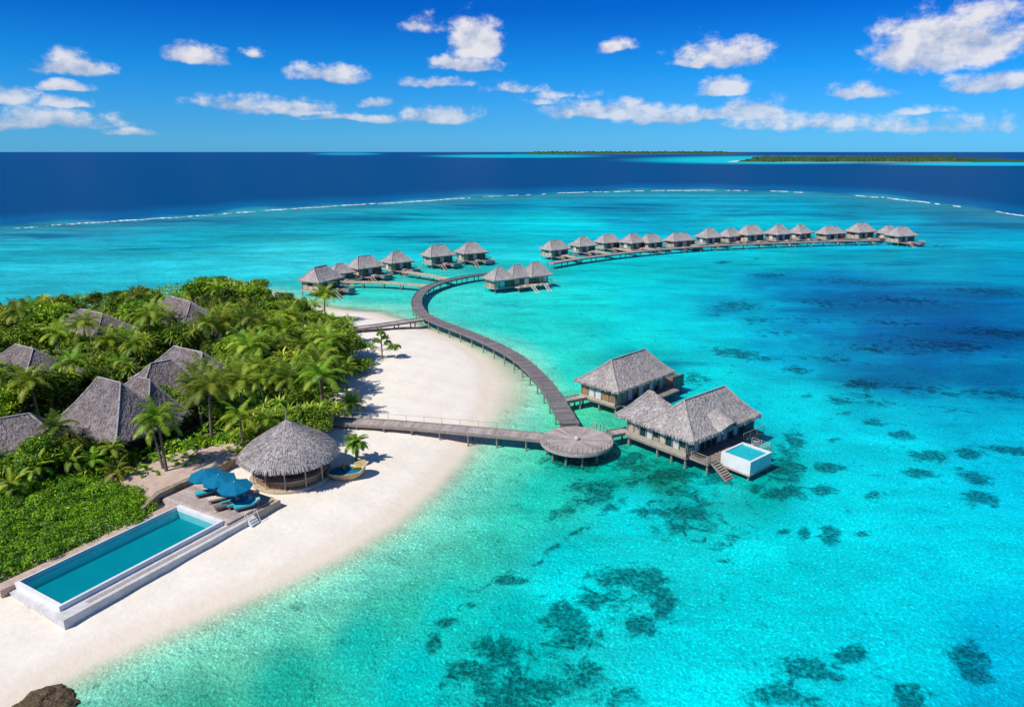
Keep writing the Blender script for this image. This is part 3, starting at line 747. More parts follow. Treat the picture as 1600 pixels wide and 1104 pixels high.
def make_umbrella(label):
    t = thing('beach_umbrella', (0,0,0), 0, label, 'umbrella', 'blue umbrellas on the pool deck')
    MB().tube([(0,0,0),(0,0,2.75)], .035, 8).build('pole', M['white'], t)
    MB().lathe([(0.001,.10),(.3,.1),(.34,.0)], 16).build('base', M['stone'], t)
    c = MB(); n = 8; rr = 1.8
    for i in range(n):
        a0 = 2*math.pi*(i+.5)/n; a1 = 2*math.pi*(i+1.5)/n
        rings = []
        for k in range(5):
            q = k/4; z = 2.72-.55*q**1.1; row = []
            for s_ in (0,.5,1):
                x = (math.cos(a0)*(1-s_)+math.cos(a1)*s_)*rr*q; y = (math.sin(a0)*(1-s_)+math.sin(a1)*s_)*rr*q
                row.append((x, y, z-(.05*q if s_ == .5 else 0)))
            rings.append(row)
        vs = [p for r_ in rings for p in r_]
        fs = [(3*k+s_, 3*k+3+s_, 3*k+4+s_, 3*k+1+s_) for k in range(4) for s_ in (0,1)]
        e = rings[-1]; b = len(vs); vs += [(p[0],p[1],p[2]-.16) for p in e]
        fs += [(12,b,b+1,13),(13,b+1,b+2,14)]
        c.add(vs, fs)
    cn = c.build('canopy', M['canvas'], t)
    MB().lathe([(0.001,2.84),(.05,2.8),(.04,2.70)], 10).build('finial', M['white'], t)
    return t

# ------------------------------------------------------------------ big overwater villas
U2 = math.atan2(.639, .769); F2 = P(1085, 691, 4.2)
v2 = thing('overwater_villa', (F2.x, F2.y, 0), U2, 'large thatched villa on stilts with a white plunge pool and stairs down to the water', 'villa')
r = add_roof(v2, 0, 14.7, 0, 8.4, 4.2, 7.7, 3.2, 12.0)
add_roof(v2, -.02, 6.0, 2.2, 12.8, 4.18, 7.5, 8.7, 9.8, axis='y', hips=(0,4))
# eyebrow of thatch over the terrace door
eb = MB()
for i in range(13):
    pass
vs = []; fs = []
for j in range(9):
    t = j/8
    for i in range(17):
        s_ = i/16; x = 5.0+4.2*s_; hz = math.sin(math.pi*s_)**1.3
        vs.append((x, -0.75*(1-t)*hz + 2.2*t + random.uniform(-.03,.03), 4.12+1.15*hz*(1-t*.35)+1.35*t+random.uniform(-.03,.03)))
for j in range(8):
    for i in range(16): k = j*17+i; fs.append((k,k+1,k+18,k+17))
eb.add(vs, fs, .5)
vs2 = []; fs2 = []
for i in range(17): v = vs[i]; vs2 += [v, (v[0], v[1]+.05, v[2]-.28)]
for i in range(16): fs2.append((2*i,2*i+1,2*i+3,2*i+2))
eb.add(vs2, fs2, .3); eb.build('entrance_thatch', M['thatch'], v2)
dk = deck_mb([(0.4,13.4,1.3,8.0),(0.4,5.8,8.1,11.2),(1.0,10.4,-1.5,1.2),(8.25,10.4,-4.2,-1.6),(10.5,15.4,-0.2,1.2),(13.5,15.6,1.3,4.6)], 1.6); dk.build('deck', M['wood'], v2)
stilts(v2, [(.7,1.6),(.7,6),(.7,10.8),(4,1.6),(8,1.6),(13,1.6),(5.4,10.8),(13,7.5),(8,7.5),(1.3,-1.2),(5.5,-1.2),(10,-1.2),(10.2,-4),(3.7,-5.4),(7.7,-5.4),(15.2,0),(15.3,4.3),(0.8,3.8),(8.5,-3.9)], 1.4)
facade(v2, (.62,11.0,0), (.62,1.5,0), 1.62, 4.05, 9, 'wwgchwgch')
facade(v2, (.75,1.5,0), (13.0,1.5,0), 1.62, 4.05, 10, 'hcgggccgcg')
MB().box(.8,13.0,1.62,7.8,1.65,4.0,.3).build('room_wall', M['palewood'], v2)
MB().box(.8,5.4,7.9,10.9,1.65,3.98,.3).build('rear_wall', M['palewood'], v2)
MB().beam((.34,11.1,1.95),(.34,1.3,1.95),.08,.7).build('balustrade', M['palewood'], v2)
# plunge pool
pp = empty('plunge_pool'); pp.parent = v2
pm = MB(); x0,x1,y0,y1 = 3.4,8.05,-5.7,-1.62
for b in ((x0,x1,y0,y0+.28),(x0,x1,y1-.28,y1),(x0,x0+.28,y0+.283,y1-.283),(x1-.28,x1,y0+.283,y1-.283)): pm.box(b[0],b[1],b[2],b[3],.95,2.6,.5)
pm.box(x0+.29,x1-.29,y0+.29,y1-.29,.98,1.2,.5); pm.build('pool_wall', M['white'], pp)
MB().box(x0+.281,x1-.281,y0+.281,y1-.281,1.5,2.42,.5).build('pool_water', M['plungewater'], pp)
pk = MB().box(x0-.06,x1+.06,y0-.06,y1+.02,.72,.94,.6); pk.build('pool_base', M['palewood'], pp)
stairs_mb(1.45,2.9,-1.6,-4.2,1.6,-.15,9).build('stairs', M['wood'], v2)
railing_mb([(10.4,-1.5),(10.4,-4.2),(8.3,-4.2)],1.6).build('railing', M['palewood'], v2)
railing_mb([(10.5,-.2),(15.4,-.2),(15.4,4.5)],1.6,1.0).build('railing', M['palewood'], v2)
railing_mb([(1.0,1.0),(1.0,-1.5),(1.4,-1.5)],1.6,.9).build('railing', M['palewood'], v2)
MB().box(13.6,15.5,1.4,1.5,1.62,3.2).build('privacy_screen', M['wood'], v2)
# a pair of deck chairs at the plunge pool
def make_chair():
    t = thing('deck_chair', (0,0,0), 0, 'white deck chair on the terrace beside the plunge pool of the large villa', 'chair')
    MB().box(-.3,.3,-.3,.3,.38,.44).build('seat', M['cream'], t)
    MB().add([(-.3,.26,.44),(.3,.26,.44),(.3,.46,1.05),(-.3,.46,1.05),(-.3,.32,.42),(.3,.32,.42),(.3,.52,1.03),(-.3,.52,1.03)],[(0,1,2,3),(7,6,5,4),(0,4,5,1),(1,5,6,2),(2,6,7,3),(3,7,4,0)]).build('backrest', M['cream'], t)
    for x in (-.27,.27):
        for y in (-.27,.27): MB().box(x-.03,x+.03,y-.03,y+.03,0,.38).build('leg', M['palewood'], t)
    return t
chd = make_chair(); q = v2.matrix_basis @ Vector((9.3,-2.6,1.61)); chd.location = q; chd.rotation_euler.z = U2+2.4; chd.scale = (1.3,)*3

U1 = math.atan2(.697, .716); F1 = P(967, 613, 4.2)
v1 = thing('overwater_villa', (F1.x, F1.y, 0), U1, 'medium thatched villa with one straight ridge standing behind the plunge pool villa', 'villa')
add_roof(v1, 0, 14.6, 0, 8.6, 4.2, 7.5, 3.5, 12.3)
deck_mb([(.5,14.0,.8,7.9),(14.1,17.3,-.2,6.5),(2.0,14.0,-1.4,.7)], 1.6).build('deck', M['wood'], v1)
stilts(v1, [(.8,1.1),(.8,4.2),(.8,7.4),(4.5,1.1),(9,1.1),(13.4,1.1),(4.5,7.4),(13.4,7.4),(16.9,0.1),(16.9,6),(4.5,-1.1),(9,-1.1),(13.4,-1.1)], 1.4)
facade(v1, (.72,7.6,0), (.72,1.1,0), 1.62, 4.05, 5, 'wccww', 'redwood')
facade(v1, (.85,1.1,0), (13.2,1.1,0), 1.62, 4.05, 9, 'wwcgcgcgw')
MB().box(.9,13.2,1.22,7.4,1.65,4.0,.4).build('room_wall', M['palewood'], v1)
MB().box(14.2,17.2,-.1,.05,1.62,3.3).box(17.1,17.25,.1,6.3,1.62,3.0).build('privacy_screen', M['wood'], v1)
MB().beam((.36,7.7,1.85),(.36,.9,1.85),.08,.5).build('balustrade', M['palewood'], v1)

# ------------------------------------------------------------------ far villas: two prototypes
TUFT = 1.2
def make_far(label, twin=False, square=False):
    """small villa, origin at its middle; roof 10 by 8 m"""
    t = thing('overwater_villa', (0,0,0), 0, label, 'villa', 'thatched villas in rows over the lagoon')
    if square: add_roof(t, -5.0, 5.0, -4.4, 4.4, 4.4, 7.9, -1.6, 1.6, res=.6, flare=1.35)
    elif not twin: add_roof(t, -5.2, 5.2, -4.1, 4.1, 4.4, 7.8, -2.5, 2.5, res=.6)
    else:
        add_roof(t, -5.2, 4.0, -3.9, 3.9, 4.5, 8.0, -2.2, 1.6, res=.6)
        add_roof(t, 1.5, 9.0, -2.6, 4.6, 4.3, 7.4, 3.8, 6.2, res=.6)
    xe = 8.4 if twin else 4.5
    deck_mb([(-4.7,xe,-3.5,3.5)], 1.7, board=.6).build('deck', M['palewood'], t)
    deck_mb([(-3.0,xe+1.8,-6.6,-3.6),(xe+.1,xe+1.8,-3.5,2.0)], 1.5, board=.6).build('terrace', M['wood'], t)
    MB().box(-4.3,xe-.4,-3.05,3.1,1.72,4.4,.6).build('wall', M['palewood'], t)
    facade(t, (-4.36,3.0,0), (-4.36,-3.1,0), 1.75, 4.35, 3, 'hch' if square else 'whw', 'wood' if square else 'palewood')
    facade(t, (-4.3,-3.12,0), (xe-.4,-3.12,0), 1.75, 4.35, 5, 'wgcgg')
    stilts(t, [(-4.4,-3.2),(-4.4,3.2),(-4.4,0),(0,-3.2),(xe-.3,-3.2),(xe-.3,3.2),(0,3.2),(-2.7,-6.3),(2,-6.3),(xe+1.5,-6.3),(xe+1.5,1.7)], 1.5, -1.5, .16)
    p = empty('plunge_pool'); p.parent = t
    MB().box(1.2,1.4,-9.0,-6.7,1.0,2.0,.5).box(xe-.7,xe-.5,-9,-6.7,1,2.0,.5).box(1.41,xe-.71,-9,-8.8,1,2.0,.5).box(1.41,xe-.71,-6.9,-6.7,1,2.0,.5).build('pool_wall', M['wood'], p)
    MB().box(1.41,xe-.71,-8.79,-6.91,.7,1.88,.5).build('pool_water', M['poolwater'], p)
    stairs_mb(-2.6,-1.4,-6.7,-9.6,1.5,-.1,7).build('stairs', M['palewood'], t)
    MB().box(-.6,.9,-5.9,-5.3,1.52,1.9).build('bench', M['cream'], t); MB().box(-.6,.9,-5.0,-4.4,1.52,1.9).build('bench', M['cream'], t)
    railing_mb([(xe+1.8,-6.6),(xe+1.8,2.0)],1.5,.9,2.0,.09).build('railing', M['palewood'], t)
    return t
far_a = make_far('x'); far_b = make_far('x', True); far_c = make_far('x', False, True)
ORD = ['first','second','third','fourth','fifth','sixth','seventh','eighth','ninth','tenth','eleventh','twelfth','thirteenth','fourteenth','fifteenth','sixteenth','seventeenth']
used = {}
def place_far(proto, px, py, rz, sc, label):
    key = proto.name
    o = proto if key not in used else copy_tree(proto)
    used[key] = 1
    p = P(px, py, 5.2); o.location = (p.x, p.y, 0); o.rotation_euler = (0,0,rz); o.scale = (sc, sc, sc*random.uniform(.94, 1.03)); o['label'] = label
    return o
rowA = [(501,430,62,66,'grey villa nearest the jungle, leftmost of the left row, one stilt deck corner standing free'),
        (531,414,40,46,'small grey villa tucked close behind the leftmost villa of the left row'),
        (570,409,44,58,'thatched villa third from the left end of the left row, long footbridge before it'),
        (620,401,40,50,'thatched villa in the middle of the left row, between two footbridges'),
        (684,393,36,52,'thatched villa second from the right end of the left row, low annex at its side'),
        (736,388,30,52,'thatched villa at the right end of the left row, alone beside open lagoon')]
for (x, y, a, wpx, lb) in rowA:
    D = P(x, y, 5.2).y; sc = wpx/(FPX/(D*CT+38*ST)*12.2)
    place_far(far_c if x in (531, 620, 736) else far_a, x, y, R(a), sc, lb)
rowC = [(867,382,46,0),(911,376,42,0),(950,371,40,0),(988,372,36,0),(1017,371,32,0),(1058,369,38,1),(1108,365,41,0),(1141,362,38,0),(1173,362,44,0),(1216,361,42,0),(1250,359,39,0),(1295,359,47,1),(1345,358,43,0),(1388,358,33,0),(1408,363,44,0)]
for i, (x, y, wpx, tw) in enumerate(rowC):
    pr = far_b if tw else (far_c if i in (1, 3, 6, 9, 10, 13) else far_a)
    D = P(x, y, 5.2).y; sc = wpx/(FPX/(D*CT+38*ST)*(11.9 if not tw else 14.6))
    sc = max(0.88, min(1.1, sc))
    if i == 14: lb = 'front villa at the far tip of the long boardwalk, overlapping the pale villa behind'
    elif i == 13: lb = 'pale small villa half hidden behind the last villa at the far tip of the boardwalk'
    else: lb = '%s thatched villa along the long straight boardwalk, counted from the curve%s' % (ORD[i], ', with twin roofs' if tw else '')
    place_far(pr, x, y, R([38,32,30,40,34,30,28,34,26,30,34,24,24,30,20][i]), sc, lb)

# three-roofed building where the curved walk ends
tb = thing('reception_building', (0,0,0), R(33), 'building with three joined thatched roofs standing where the curved boardwalk ends', 'building')
p = P(784, 430, 4.4); tb.location = (p.x, p.y, 0); tb.scale = (.70, .74, .86)
TUFT = 2.0
add_roof(tb, -6.8, 4.2, -5.0, 4.8, 4.4, 7.9, -2.2, -.6, res=.5)
add_roof(tb, 2.6, 12.4, -3.6, 4.8, 4.3, 7.9, 6.2, 9.6, res=.5)
add_roof(tb, 11.0, 22.0, -5.0, 4.8, 4.35, 8.4, 15, 18.4, res=.5)
deck_mb([(-6.0,21,-3.9,3.9),(3,19,-7.4,-4.0)],1.7,board=.6).build('deck', M['palewood'], tb)
MB().box(-5.6,20.4,-3.2,3.2,1.72,4.3,.6).build('wall', M['palewood'], tb)
facade(tb, (-5.66,3.1,0), (-5.66,-3.2,0), 1.75, 4.3, 3, 'www'); facade(tb, (-5.6,-3.27,0), (20.4,-3.27,0), 1.75, 4.3, 11, 'wcggwgcgg')
stilts(tb, [(x,y) for x in (-5.5,-.5,4.5,9.5,14.5,20.4) for y in (-3.6,3.6)]+[(3.4,-7.1),(9,-7.1),(14,-7.1),(18.6,-7.1)], 1.5, -1.5, .17)
stairs_mb(9,10.4,-7.5,-11.5,1.7,-.1,8).build('stairs', M['white'], tb); stairs_mb(15.4,16.8,-7.5,-11,1.7,-.1,8).build('stairs', M['white'], tb)
for x in (4,7,12,14.5): MB().box(x,x+1.6,-6.8,-6.1,1.72,2.1).build('bench', M['cream'], tb)
railing_mb([(19,-7.4),(22,-7.4),(22,1)],1.7,.9,2,.09).build('railing', M['palewood'], tb)

# ------------------------------------------------------------------ boardwalks
def catmull(pts, seg=10):
    out = []
    n = len(pts)
    for i in range(n-1):
        p0 = pts[max(i-1,0)]; p1 = pts[i]; p2 = pts[i+1]; p3 = pts[min(i+2,n-1)]
        for k in range(seg):
            t = k/seg
            out.append(0.5*((2*p1)+(-p0+p2)*t+(2*p0-5*p1+4*p2-p3)*t*t+(-p0+3*p1-3*p2+p3)*t**3))
    out.append(pts[-1]); return out
def resample(pts, step):
    out = [pts[0]]; acc = 0
    for a, b in zip(pts[:-1], pts[1:]):
        L = (b-a).length; pos = step-acc
        while pos <= L: out.append(a.lerp(b, pos/L)); pos += step
        acc = (acc+L) % step
    return out
def walkway(name, path, wd, z, label, cat, mat, sp=4.5, rail=None, plank=0.9, stilt_r=.13, zs=None, edge='boardwalk'):
    base = path[0]
    t = thing(name, (base.x, base.y, 0), 0, label, cat)
    loc = [Vector((p.x-base.x, p.y-base.y, 0)) for p in path]
    pts = resample(loc, plank)
    zz = lambda k: z if zs is None else z + (zs-z)*max(0, 1-k/max(1, len(pts)-1)*3)
    mb = MB(); side = []
    nrm = []
    for k in range(len(pts)):
        d = pts[min(k+1,len(pts)-1)]-pts[max(k-1,0)]; d.normalize(); nrm.append(Vector((-d.y, d.x, 0)))
    for k in range(len(pts)-1):
        a, b, na, nb = pts[k], pts[k+1], nrm[k], nrm[k+1]; h = wd/2
        g = 0.03 if plank > .5 else 0.02
        b2 = a.lerp(b, 1-g/plank)
        j = random.uniform(0,.008); z1 = zz(k)+j; z0 = zz(k)-.09
        v = [a-na*h, b2-nb*h, b2+nb*h, a+na*h]
        mb.add([(p.x,p.y,z0) for p in v]+[(p.x,p.y,z1) for p in v], [(0,3,2,1),(4,5,6,7),(0,1,5,4),(1,2,6,5),(2,3,7,6),(3,0,4,7)])
    mb.build('planks', M[mat], t)
    for sgn in (-1, 1):
        eb = MB()
        for k in range(0, len(pts)-1):
            a = pts[k]+nrm[k]*(wd/2*sgn); b = pts[k+1]+nrm[k+1]*(wd/2*sgn)
            eb.beam((a.x,a.y,zz(k)-.12), (b.x,b.y,zz(k+1)-.12), .12, .34, .5)
            eb.beam((a.x,a.y,zz(k)+.09), (b.x,b.y,zz(k+1)+.09), .10, .08, .9) if rail != 'none' else None
        eb.build('edge_beam', M[edge], t)
    sps = resample(loc, sp)[:50]; st = []
    me = None
    for q in sps:
        i = min(range(len(pts)), key=lambda k: (pts[k]-q).length)
        for sgn in (-1, 1): st.append(q+nrm[i]*(wd/2*.88*sgn))
    stilts(t, [(p.x,p.y) for p in st], z-.1, -1.5, stilt_r)
    cb = MB()
    for q in sps:
        i = min(range(len(pts)), key=lambda k: (pts[k]-q).length)
        a = q-nrm[i]*wd*.55; b = q+nrm[i]*wd*.55; cb.beam((a.x,a.y,z-.36),(b.x,b.y,z-.36),.16,.18)
    cb.build('cross_beam', M['stilt'], t)
    if rail == 'post':
        rb = MB()
        for q in resample(loc, 3.0):
            i = min(range(len(pts)), key=lambda k: (pts[k]-q).length)
            for sgn in (-1, 1):
                c = q+nrm[i]*(wd/2*1.03*sgn); rb.beam((c.x,c.y,z-.3),(c.x,c.y,z+.42),.10,.10)
        rb.build('edge_post', M['wood'], t)
    if rail == 'rope':
        rb = MB()
        for sgn in (1,):
            prev = None
            for q in resample(loc, 2.6):
                i = min(range(len(pts)), key=lambda k: (pts[k]-q).length); c = q+nrm[i]*(wd/2*sgn)
                rb.beam((c.x,c.y,z),(c.x,c.y,z+.95),.05,.05)
                if prev is not None: rb.beam((prev.x,prev.y,z+.92),(c.x,c.y,z+.92),.03,.03)
                prev = c
        rb.build('railing', M['wood'], t)
    return t
ZD = 1.9
curve_px = [(890,662),(878,640),(860,610),(838,584),(812,561),(780,542),(745,526),(712,513),(683,502),(662,491),(652,478),(653,464),(667,450),(695,439),(730,431.5),(766,427)]
path = catmull([P(x, y, ZD) for x, y in curve_px])
walkway('curved_boardwalk', path, 2.5, ZD, 'long dark grey boardwalk curving like a hook from the round platform over the lagoon', 'boardwalk', 'boardwalk', 4.6, 'post', .45)
path = catmull([P(x, y, ZD) for x, y in [(860,411),(900,404.5),(950,398),(1000,392.5),(1060,387.5),(1130,383),(1200,380),(1290,377.2),(1376,375)]])
walkway('long_boardwalk', path, 3.0, ZD, 'long thin boardwalk running past the far row of villas to its tip', 'boardwalk', 'pierwood', 7.5, None, .9, .16)
walkway('beach_pier', catmull([P(x, y, 1.75) for x, y in [(518,657),(600,661),(700,669),(790,677),(852,683)]]), 2.4, 1.75, 'pale wooden pier from the sand to the round platform', 'pier', 'pierwood', 4.0, 'rope', .4, .12, None, 'wood')
walkway('beach_pier', catmull([P(x, y, ZD) for x, y in [(536,515),(600,507),(662,498)]]), 2.4, ZD, 'short pier from the jungle edge to the bend of the curved boardwalk', 'pier', 'pierwood', 4.0, None, .5, .14, None, 'wood')
walkway('footbridge', [P(880,624,ZD-.1), P(917,617,ZD-.1)], 1.7, ZD-.2, 'footbridge from the curved boardwalk to the villa with one straight ridge', 'footbridge', 'pierwood', 2.6, 'rope', .4)
walkway('footbridge', [P(952,676,ZD-.1), P(984,670,ZD-.1)], 1.7, ZD-.2, 'footbridge from the round platform to the plunge pool villa', 'footbridge', 'pierwood', 2.6, None, .4)
walkway('footbridge', [P(536,440,1.7), P(600,441,1.7), P(668,446,1.7)], 1.9, 1.7, 'long footbridge from the leftmost far villas to the curved boardwalk', 'footbridge', 'palewood', 6, None, .9, .14, None, 'palewood')
walkway('footbridge', [P(632,424,1.7), P(672,430,1.7), P(704,437,1.7)], 1.9, 1.7, 'shorter footbridge from the middle of the left villa row to the curved boardwalk', 'footbridge', 'palewood', 6, None, .9, .14, None, 'palewood')
for i, (x0, y0, x1, y1) in enumerate([(882,398,905,404),(925,391,957,397.5),(965,388,993,393.2),(1078,382,1096,385.3),(1003,387,1030,390)]):
    walkway('footbridge', [P(x0,y0,1.7), P(x1,y1,1.7)], 1.8, 1.7, '%s short footbridge joining the far villa row to the long boardwalk, counted from the curve' % ORD[[0,1,2,4,3][i]], 'footbridge', 'palewood', 5, None, .9, .14, None, 'palewood')

# round platform
c0 = (P(845,690,ZD)+P(957,690,ZD))/2
pc_ = P(901, 687, ZD); RP = (P(957,688,ZD)-P(845,688,ZD)).length/2
pt = thing('round_platform', (pc_.x, pc_.y, 0), 0, 'round grey wooden platform on stilts joining piers and boardwalk', 'platform')
mb = MB(); NW = 44
for i in range(NW):
    a0 = 2*math.pi*i/NW; a1 = 2*math.pi*(i+.96)/NW
    vs = []
    for rr in (.25, RP*.5, RP):
        for a in (a0, a1): vs.append((rr*math.cos(a), rr*math.sin(a), ZD+.03))
    vs += [(RP*math.cos(a0),RP*math.sin(a0),ZD-.1),(RP*math.cos(a1),RP*math.sin(a1),ZD-.1)]
    mb.add(vs, [(0,2,3,1),(2,4,5,3),(4,6,7,5)], random.choice([.15,.3,.5,.7,.9]) )
mb.build('deck', M['pierwood'], pt)
fb = MB(); fb.lathe([(.1,ZD-.02),(RP-.02,ZD-.02),(RP+.08,ZD-.02),(RP+.08,ZD-.36),(RP-.3,ZD-.36),(.1,ZD-.34)], 48, tone=.6); fb.build('rim_beam', M['pierwood'], pt)
stilts(pt, [(RP*.85*math.cos(a), RP*.85*math.sin(a)) for a in [2*math.pi*k/12+.1 for k in range(12)]]+[(0,0),(2,0),(-2,0)], ZD-.2, -1.5, .15)
sg = [R(a) for a in range(-174, -14, 8)]
railing_mb([(RP*math.cos(a), RP*math.sin(a)) for a in sg], ZD, .9, 1.2, .035).build('railing', M['palewood'], pt)
sg = [R(a) for a in range(10, 60, 8)]
railing_mb([(RP*math.cos(a), RP*math.sin(a)) for a in sg], ZD, .95, 1.0, .05).build('railing', M['palewood'], pt)
MB().lathe([(.001,ZD+.55),(.18,ZD+.53),(.34,ZD+.38),(.36,ZD+.2),(.30,ZD+.03)], 16).build('centre_bollard', M['palewood'], pt, True)

# ------------------------------------------------------------------ swimming pool and deck
pa0 = P(30,905,2.0); pdir = Vector((.493,.870,0)); PRZ = math.atan2(pdir.y, pdir.x)
# local frame: x along the pool, y to its back (jungle side); the beach is at negative y
pool = thing('swimming_pool', (pa0.x, pa0.y, 0), PRZ, 'long rectangular blue swimming pool with white rim beside the beach', 'swimming pool')
Lp, Wp = 15.4, 6.5; ZR = 1.85
rm = MB()
rm.box(-.35,Lp+.55,-Wp-.25,-Wp,.2,ZR,.5); rm.box(-.35,Lp+.55,.003,.14,.2,ZR,.5); rm.box(-.35,0,-Wp+.003,0,.2,ZR,.5); rm.box(Lp,Lp+.55,-Wp+.003,0,.2,ZR,.5)
rm.build('pool_rim', M['white'], pool)
MB().box(.003,Lp-.003,-Wp+.003,-.003,.3,.62,.5).build('pool_floor', M['pooltile'], pool)
def clearwater(name, alb, dens):
    m, t, out = material(name)
    tr = t.new('ShaderNodeBsdfTransparent'); tr.inputs[0].default_value = (*alb, 1)
    df = t.new('ShaderNodeBsdfDiffuse'); df.inputs[0].default_value = (*dens, 1)
    gl = t.new('ShaderNodeBsdfGlossy'); gl.inputs['Roughness'].default_value = .06
    bn = t.new('ShaderNodeBump'); bn.inputs['Distance'].default_value = .03; g = t.new('ShaderNodeNewGeometry').outputs['Position']
    t.put(bn.inputs['Height'], t.noise(g, 1.8, 4, .6)); t.l.new(bn.outputs[0], gl.inputs['Normal']); t.l.new(bn.outputs[0], df.inputs['Normal'])
    m1 = t.new('ShaderNodeMixShader'); m1.inputs[0].default_value = .22; t.l.new(tr.outputs[0], m1.inputs[1]); t.l.new(df.outputs[0], m1.inputs[2])
    m2 = t.new('ShaderNodeMixShader'); m2.inputs[0].default_value = .03; t.l.new(m1.outputs[0], m2.inputs[1]); t.l.new(gl.outputs[0], m2.inputs[2])
    t.l.new(m2.outputs[0], out.inputs[0]); return m
MB().add([(.004,-Wp+.004,ZR-.42),(Lp-.004,-Wp+.004,ZR-.42),(Lp-.004,-.004,ZR-.42),(.004,-.004,ZR-.42)], [(0,1,2,3)], .5).build('pool_water', clearwater('swimming_pool_water', (.5,.96,.98), (0.0,.28,.34)), pool)
lg = MB(); lg.box(-.352,22.0,-Wp-1.35,-Wp-.253,.5,1.38,.4); lg.build('walking_ledge', M['greywhite'], pool)
MB().box(1.5,22.0,-Wp-1.2,-Wp-.75,1.383,1.41).build('ledge_planks', M['pierwood'], pool)
ow = MB(); ow.box(-.9,22.0,-Wp-1.75,-Wp-1.353,-.3,1.43,.5); ow.box(-.9,-.353,-Wp-1.353,.1,-.3,1.27,.5); ow.build('outer_wall', M['greywhite'], pool)
dkt = thing('pool_deck', (pa0.x, pa0.y, 0), PRZ, 'grey plank deck at the end of the swimming pool with blue umbrellas on it', 'deck')
deck_mb([(Lp+.56,22.0,-Wp-.75,3.3)], 1.62, .9, .22).build('planks', M['deckwood'], dkt)
MB().box(18.5,22.05,-Wp-1.80,-Wp-1.755,.5,1.8).box(22.003,22.06,-Wp-1.75,3.3,.4,1.72).build('fascia', M['palewood'], dkt)
MB().box(-1.5,Lp+.5,.143,1.35,1.0,1.72).build('back_paving', M['paving'], dkt)
hr = MB()
for x in (17.5, 18.7):
    hr.tube([(x,-Wp-1.6,1.6),(x,-Wp-1.6,2.2),(x,-Wp-1.95,2.2),(x,-Wp-2.4,1.05)], .035, 6)
hr.build('stair_handrail', M['white'], dkt)
stp = MB(); [stp.box(17.6,18.6,-Wp-1.96-.2*k,-Wp-1.81-.2*k,.9,1.45-.2*k) for k in range(3)]; stp.build('step', M['white'], dkt)
# retaining wall and terrace behind the deck
wl = MB(); prev = None
poly = [(13,2.0),(16,3.6),(22,3.7),(27,4.0),(27,4.6),(16,4.3),(13,2.5)]
wl.prism(poly, .6, 2.25)
o = wl.build('stone_wall', M['stone']); o.location = (pa0.x, pa0.y, 0); o.rotation_euler.z = PRZ
tag(o, 'low rough brown stone wall retaining the terrace behind the pool deck', 'wall')
tr_ = MB(); 
tp = [(15.2,3.9),(16.1,4.35),(27,4.65),(30,8),(24,12),(16,11),(15,7)]
tr_.prism(tp, .8, 2.15); o = tr_.build('terrace', M['paving']); o.location = (pa0.x, pa0.y, 0); o.rotation_euler.z = PRZ; tag(o, kind='structure')

um_lab = ['blue umbrella at the back of the pool deck, farthest from the beach', 'middle blue umbrella overlapping its two neighbours on the deck', 'blue umbrella nearest the beach edge of the pool deck']
for k, (x, y) in enumerate([(323,739),(344,746),(368,757)]):
    u = make_umbrella(um_lab[k]) if k == 0 else copy_tree(u0)
    if k == 0: u0 = u
    q = P(x, y, 1.62+2.3); u.location = (q.x, q.y, 1.63); u.rotation_euler = (0.05, -.06, k*.3+.2); u['label'] = um_lab[k]
l0 = make_lounger('cushion', ''); l1 = make_lounger('cream', ''); l2 = make_lounger('grey', '')
LG = [(325,768,l0,'turquoise lounger at the back left of the deck under the first umbrella'),(345,777,l1,'cream lounger between the turquoise ones on the pool deck'),(355,788,l2,'dark grey lounger pulled out toward the pool'),
      (366,783,l0,'turquoise lounger just right of the dark grey one'),(375,786,l0,'turquoise lounger in the middle of the beach side group'),(386,789,l0,'outermost turquoise lounger, closest to the deck end')]
seen = set()
for (x, y, pr, lb) in LG:
    o = pr if pr.name not in seen else copy_tree(pr); seen.add(pr.name)
    q = P(x, y, 2.0); o.location = (q.x, q.y, 1.63); o.rotation_euler = (0,0,PRZ-R(28)+random.uniform(-.06,.06)); o['label'] = lb; o.scale = (1.3,)*3

# ------------------------------------------------------------------ round beach bar
bc = P(451, 712, 3.5); bc.y += .0
cxy = ((P(378,710,4.05)+P(525,702,4.05))/2)
G = 1.15
bar = thing('beach_bar', (cxy.x, cxy.y, G), 0, 'round beach bar under a conical thatched roof with a pole on top', 'beach bar')
RB = (P(525,707,4.05)-P(378,707,4.05)).length/2
mb = MB(); NS = 96
prof = [(0.02,6.55),(.35,6.25),(.9,5.75),(1.6,5.2),(2.4,4.62),(3.0,4.22),(3.1,4.12),(3.9,3.55),(4.6,2.98),(4.75,2.82),(RB-.3,2.35),(RB,2.0),(RB+.05,1.72),(RB-.25,1.62),(RB-1,2.0)]
prof = [(r_, 2.9+(z_-1.72)*.86) for r_, z_ in prof]
mb.lathe(prof, NS, tone=.5, jit=.012)
for _ in range(2600):
    a = random.uniform(0, 2*math.pi); r_ = RB*math.sqrt(random.random()); 
    z = np.interp(r_, [p[0] for p in prof[:13]], [p[1] for p in prof[:13]])
    z2 = np.interp(r_+.5, [p[0] for p in prof[:13]], [p[1] for p in prof[:13]])
    wd = random.uniform(.04,.11); ca_, sa_ = math.cos(a), math.sin(a)
    e = (r_+.5, z2+.10 if r_+.5 < RB else z2-.15)
    mb.add([(r_*ca_+sa_*wd, r_*sa_-ca_*wd, z+.01),(r_*ca_-sa_*wd, r_*sa_+ca_*wd, z+.01),(e[0]*ca_-sa_*wd*.5, e[0]*sa_+ca_*wd*.5, e[1]),(e[0]*ca_+sa_*wd*.5, e[0]*sa_-ca_*wd*.5, e[1])],[(0,1,2,3)])
